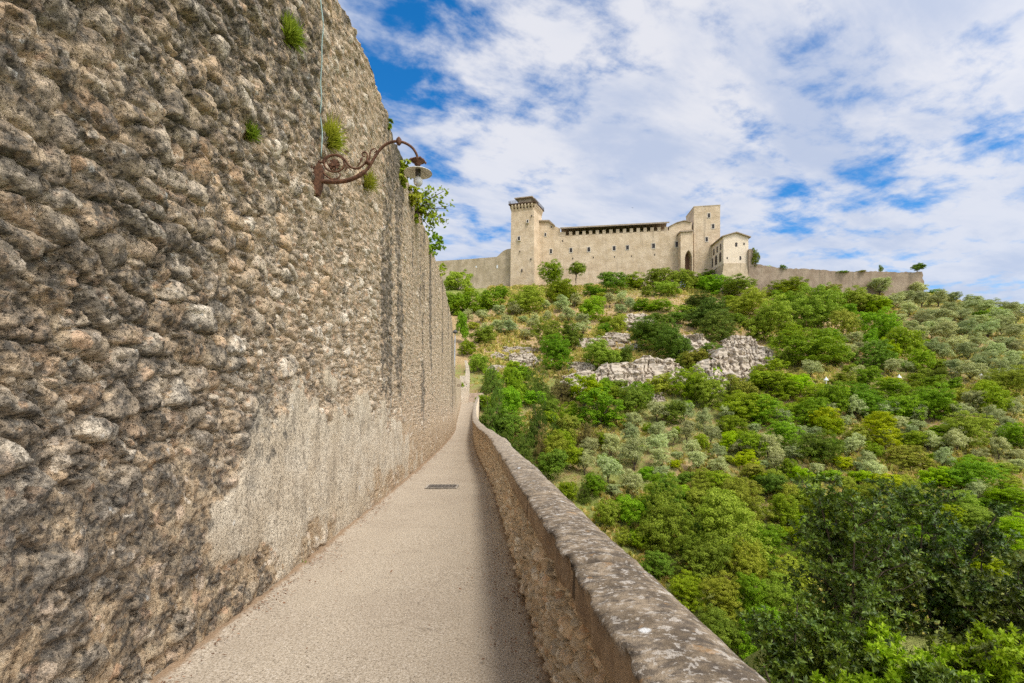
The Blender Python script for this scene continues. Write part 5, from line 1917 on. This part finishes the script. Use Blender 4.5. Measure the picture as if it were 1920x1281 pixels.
# pale cable hanging down to the lamp
m = MB()
cpts = []
zt_w = 5.6
for i_ in range(40):
    f_ = i_ / 39
    z_c = 2.80 + (zt_w - 2.80) * f_
    yc = 5.70 + 0.02 * math.sin(f_ * 9)
    cpts.append((WALLX(yc, min(z_c, 5.2)) + 0.03 + 0.012 * math.sin(f_ * 17), yc, z_c))
sm = [Vector(p) for p in cpts]
for _ in range(3):
    sm = [sm[0]] + [(sm[i - 1] + sm[i] * 2 + sm[i + 1]) / 4 for i in range(1, len(sm) - 1)] + [sm[-1]]
m.tube([p + Vector((0.035, 0, 0)) for p in sm], 0.007, 6)
cb = m.build('cable', simple_mat('pale_teal_cable', (0.27, 0.38, 0.36), 0.6, 0.3, 0, 0.1), None, True)
tag(cb, 'pale teal cable running straight down the wall to the rusty bracket lamp', 'cable')

# ------------------------------------------------------------------ drain cover in the walkway
dx_, dy_, _ = at(829, 765, 10.35)
dg = empty('drain_cover', (dx_, dy_, float(ZP(10.35)) + 0.012))
m = MB()
m.box((0, 0, 0.004), (0.56, 0.40, 0.012))
m.build('plate', simple_mat('cast_iron', (0.10, 0.085, 0.07), 0.8, 0.3), dg)
m = MB()
for i_ in range(7):
    m.box((-0.22 + i_ * 0.073, 0, 0.014), (0.022, 0.34, 0.008))
m.build('ribs', simple_mat('worn_iron', (0.16, 0.14, 0.12), 0.7, 0.3), dg)
m = MB()
for s_ in (-1, 1):
    m.box((s_ * 0.30, 0, 0.002), (0.04, 0.48, 0.010))
    m.box((0, s_ * 0.22, 0.002), (0.559, 0.04, 0.010))
m.build('rim', simple_mat('concrete_rim', (0.36, 0.32, 0.27), 0.9, 0.1), dg)
tag(dg, 'dark rectangular iron drain cover set in the middle of the walkway', 'drain cover')


# ------------------------------------------------------------------ plants rooted in the wall
def wall_tuft(y, z, size, kind, lab, n=220, long=True, seed=1, droop=0.2):
    n = int(n * 2.2) if long else n
    r = np.random.default_rng(seed)
    x = WALLX(y, z)
    if long:
        a = r.random(n) * 6.283
        el = r.uniform(-0.3, 1.3, n)
        d = np.stack([np.abs(np.cos(el) * np.cos(a)) * 0.7 + 0.05, np.cos(el) * np.sin(a), np.sin(el)], -1)
        ln_ = size * r.uniform(0.4, 1.0, n)[:, None]
        o0 = r.normal(size=(n, 3)) * size * 0.13
        tip = o0 + d * ln_ + np.array([0, 0, -droop]) * ln_ * r.random((n, 1))
        s = np.cross(d, r.normal(size=(n, 3)))
        s /= np.linalg.norm(s, axis=1)[:, None]
        wd_ = 0.0035 + 0.003 * r.random((n, 1))
        v = np.stack([o0 - s * wd_ * 0.7, o0 + s * wd_ * 0.7, (o0 + tip) / 2 + s * wd_ * 1.2 + d * 0.0, tip], 1).reshape(-1, 3)
        me = fast_mesh('wall_plant', v, np.arange(4 * n).reshape(n, 4))
    else:
        me = crown_mesh('wall_plant', [(0.35 * size, 0, 0.5 * size, 0.4 * size, 0.5 * size, 0.5 * size), (0.5 * size, 0.2 * size, 0.9 * size, 0.3 * size, 0.3 * size, 0.3 * size), (0.3 * size, -0.3 * size, 0.3 * size, 0.3 * size, 0.3 * size, 0.25 * size)], n, 0.05, seed, 26, 0.13 * size, 0.6)
    o = mesh_obj('wall_plant', me, LEAF[kind])
    o.location = (x + (0.02 if long else -0.12), y, z)
    tag(o, lab, 'plant', 'plants growing out of the stone wall')


def yz(px, py):
    """depth and height on the wall face seen at a pixel"""
    yy_ = np.linspace(1.2, 43, 4000)
    f_ = np.interp(yy_, ys, XL(ys)) / yy_ * F + CX
    y = float(yy_[int(np.argmin(abs(f_ - px)))])
    return y, (HY - py) / F * y


for (px, py, size, kind, lab, n_, lg, sd) in (
        (549, 66, 0.22, 'M', 'bright green tuft high on the wall left of the cable', 420, True, 1),
        (622, 262, 0.34, 'M', 'feathery green tuft on the wall right of the cable', 300, True, 2),
        (628, 268, 0.12, 'Y', 'tiny yellow green sprout directly above the bracket lamp', 90, True, 3),
        (480, 252, 0.14, 'M', 'small pale green tuft on the wall between large stones', 160, True, 4),
        (570, 1066, 0.10, 'G', 'small green weed at the foot of the wall by the walkway', 60, True, 6),
        (690, 345, 0.30, 'M', 'thin green tuft on the wall under the bracket lamp arm', 140, True, 7),
        ):
    y0_, z0_ = yz(px, py)
    wall_tuft(y0_, z0_, size, kind, lab, n_, lg, sd)
for (yt, zt_, size, kind, lab, n_, sd) in (
        (11.0, 4.75, 0.5, 'M', 'olive green bush on top of the wall just behind the lamp hook', 420, 21),
        (12.2, 4.75, 0.5, 'M', 'drooping dry green tuft at the wall top left of the globe', 380, 22),
        (16.5, 4.85, 0.7, 'G', 'leafy green plant high on the wall edge below the fig branch', 420, 23),
        (20.5, 5.2, 0.5, 'M', 'dry grassy tuft at the wall top beside the sky', 200, 24),
        (9.6, 5.15, 0.22, 'M', 'thin dry grass tuft on the wall top above the lamp arm', 120, 25)):
    wall_tuft(yt, zt_, size, kind, lab, n_, False, sd)

# fig branch reaching out past the wall's edge
fg = empty('fig_tree', (WALLX(13.0, 4.9) - 0.02, 13.0, 4.95))
m = MB()
tipz = []
rr_ = random.Random(5)
for (a_, L_) in ((0.15, 1.05), (0.55, 1.15), (-0.3, 0.75), (0.95, 0.7), (-0.75, 0.7), (0.35, 0.6), (-0.1, 0.95)):
    e_ = Vector((math.cos(a_) * L_, rr_.uniform(-.4, .4), math.sin(a_) * L_))
    mid_ = e_ * 0.5 + Vector((0, 0, 0.08))
    m.tube([(0, 0, 0), mid_, e_], [0.022, 0.014, 0.006], 6)
    for k_ in range(10):
        b_ = Vector((0, 0, 0)).lerp(mid_, rr_.random()) if rr_.random() < .4 else mid_.lerp(e_, rr_.random())
        t_ = b_ + Vector((rr_.uniform(-.2, .25), rr_.uniform(-.25, .25), rr_.uniform(-.22, .22)))
        m.tube([b_, t_], [0.006, 0.003], 4, False)
        tipz.append(t_)
    tipz.append(e_)
m.build('branch', M_BARK, fg, True)
lv = []
for t_ in tipz:
    for k_ in range(9):
        c_ = t_ + Vector((rr_.gauss(0, .06), rr_.gauss(0, .06), rr_.gauss(0, .06)))
        n_ = Vector((rr_.gauss(0.2, .6), rr_.gauss(-.5, .6), rr_.gauss(.5, .6))).normalized()
        u_v = n_.cross(Vector((rr_.gauss(0, 1), rr_.gauss(0, 1), rr_.gauss(0, 1)))).normalized()
        w_v = n_.cross(u_v)
        s_ = rr_.uniform(.035, .07)
        lv += [c_ - u_v * s_, c_ + w_v * s_ * .75, c_ + u_v * s_, c_ - w_v * s_ * .75]
v_ = np.array([p[:] for p in lv])
mesh_obj('foliage', fast_mesh('foliage', v_, np.arange(len(v_)).reshape(-1, 4)), LEAF['G'], fg)
fg.scale = (0.8, 0.8, 0.85)
tag(fg, 'leafy fig branch growing out of the wall edge behind the lamp globe', 'plant')

# ------------------------------------------------------------------ dead leaves along both edges of the walkway
n = 5200
yl = 1.2 + 26 * rng.random(n) ** 1.8
sideL = rng.random(n) < 0.5
dd_ = np.abs(rng.normal(size=n)) * np.where(sideL, 0.10, 0.17) + 0.015
patch = fbm(yl, yl * 0, None, 1.6, 3, 171)
kp_ = (rng.random(n) < sstep(patch, 0.32, 0.62) + 0.25) & ((yl > 2.0) | ~sideL)
stray = rng.random(n) < 0.05
xx_ = np.where(sideL, XL(yl) + 0.03 + dd_, XR(yl) - dd_)
xx_ = np.where(stray, XL(yl) + (XR(yl) - XL(yl)) * rng.random(n), xx_)
yl, xx_ = yl[kp_], xx_[kp_]
n = len(yl)
a = rng.random(n) * 6.283
s_ = (0.006 + 0.011 * rng.random(n))[:, None]
c_ = np.stack([xx_, yl, ZP(yl) + 0.02 + 0.02 * rng.random(n)], -1)
u1 = np.stack([np.cos(a), np.sin(a), rng.normal(size=n) * 0.3], -1)
u2 = np.stack([-np.sin(a), np.cos(a), rng.normal(size=n) * 0.3], -1)
v_ = np.stack([c_ - u1 * s_, c_ + u2 * s_ * 0.45, c_ + u1 * s_, c_ - u2 * s_ * 0.45], 1).reshape(-1, 3)
lt = mesh_obj('leaf_litter', fast_mesh('leaf_litter', v_, np.arange(4 * n).reshape(n, 4)), M_LITTER)
tag(lt, 'brown dead leaves scattered along the edges of the walkway', 'leaves', None, 'stuff')

# ------------------------------------------------------------------ far end of the walkway
m = MB()
yb = np.arange(43.4, 78, 1.5)
for a0, a1 in zip(yb[:-1], yb[1:]):
    z0_, z1_ = np.interp([a0, a1], [43, 46, 60, 78], [2.6, 2.75, 3.4, 4.3])
    x0_, x1_ = float(XL(a0)), float(XL(a1))
    m.prism([(x0_, a0, float(ZP(a0)) - 0.6), (x0_, a0, z0_), (x0_ - 0.6, a0, z0_), (x0_ - 0.6, a0, float(ZP(a0)) - 0.6)], (x1_ - x0_, a1 - a0, z1_ - z0_))
bw = m.build('boundary_wall', M_CURTAIN)
tag(bw, 'pale rendered lower wall continuing from the stone wall to the far end', 'wall')
m = MB()
pts, ex = facade([(862, 764), (862, 704.5), (872.5, 704.5), (873.2, 692), (870.8, 676), (874.6, 675.6), (878.6, 690), (880.2, 704), (878, 764)], lambda px: 79.0, 1.2)
m.prism(pts, ex)
sw = m.build('stair_wall', M_PALE)
tag(sw, 'pale sloping stair wall rising like a chimney at the far end', 'wall')
m = MB()
pts, ex = facade([(868, 766), (868, 739), (885, 736.5), (904, 737), (909, 742), (909, 766)], lambda px: 82.0, 1.4)
m.prism(pts, ex)
ew = m.build('end_wall', castle_material('pinkish_stone', (0.55, 0.41, 0.31), (0.64, 0.50, 0.39), 0.3))
tag(ew, 'low brown stone wall closing the far end of the walkway', 'wall')
pp = plant('bush', 'Y', *at(867.5, 728, 77.2), 0.55, 0.9, 'shrub', 'shrub', None, 0, 1)
pp['label'] = 'small yellow green plant hanging on the pale stair wall'
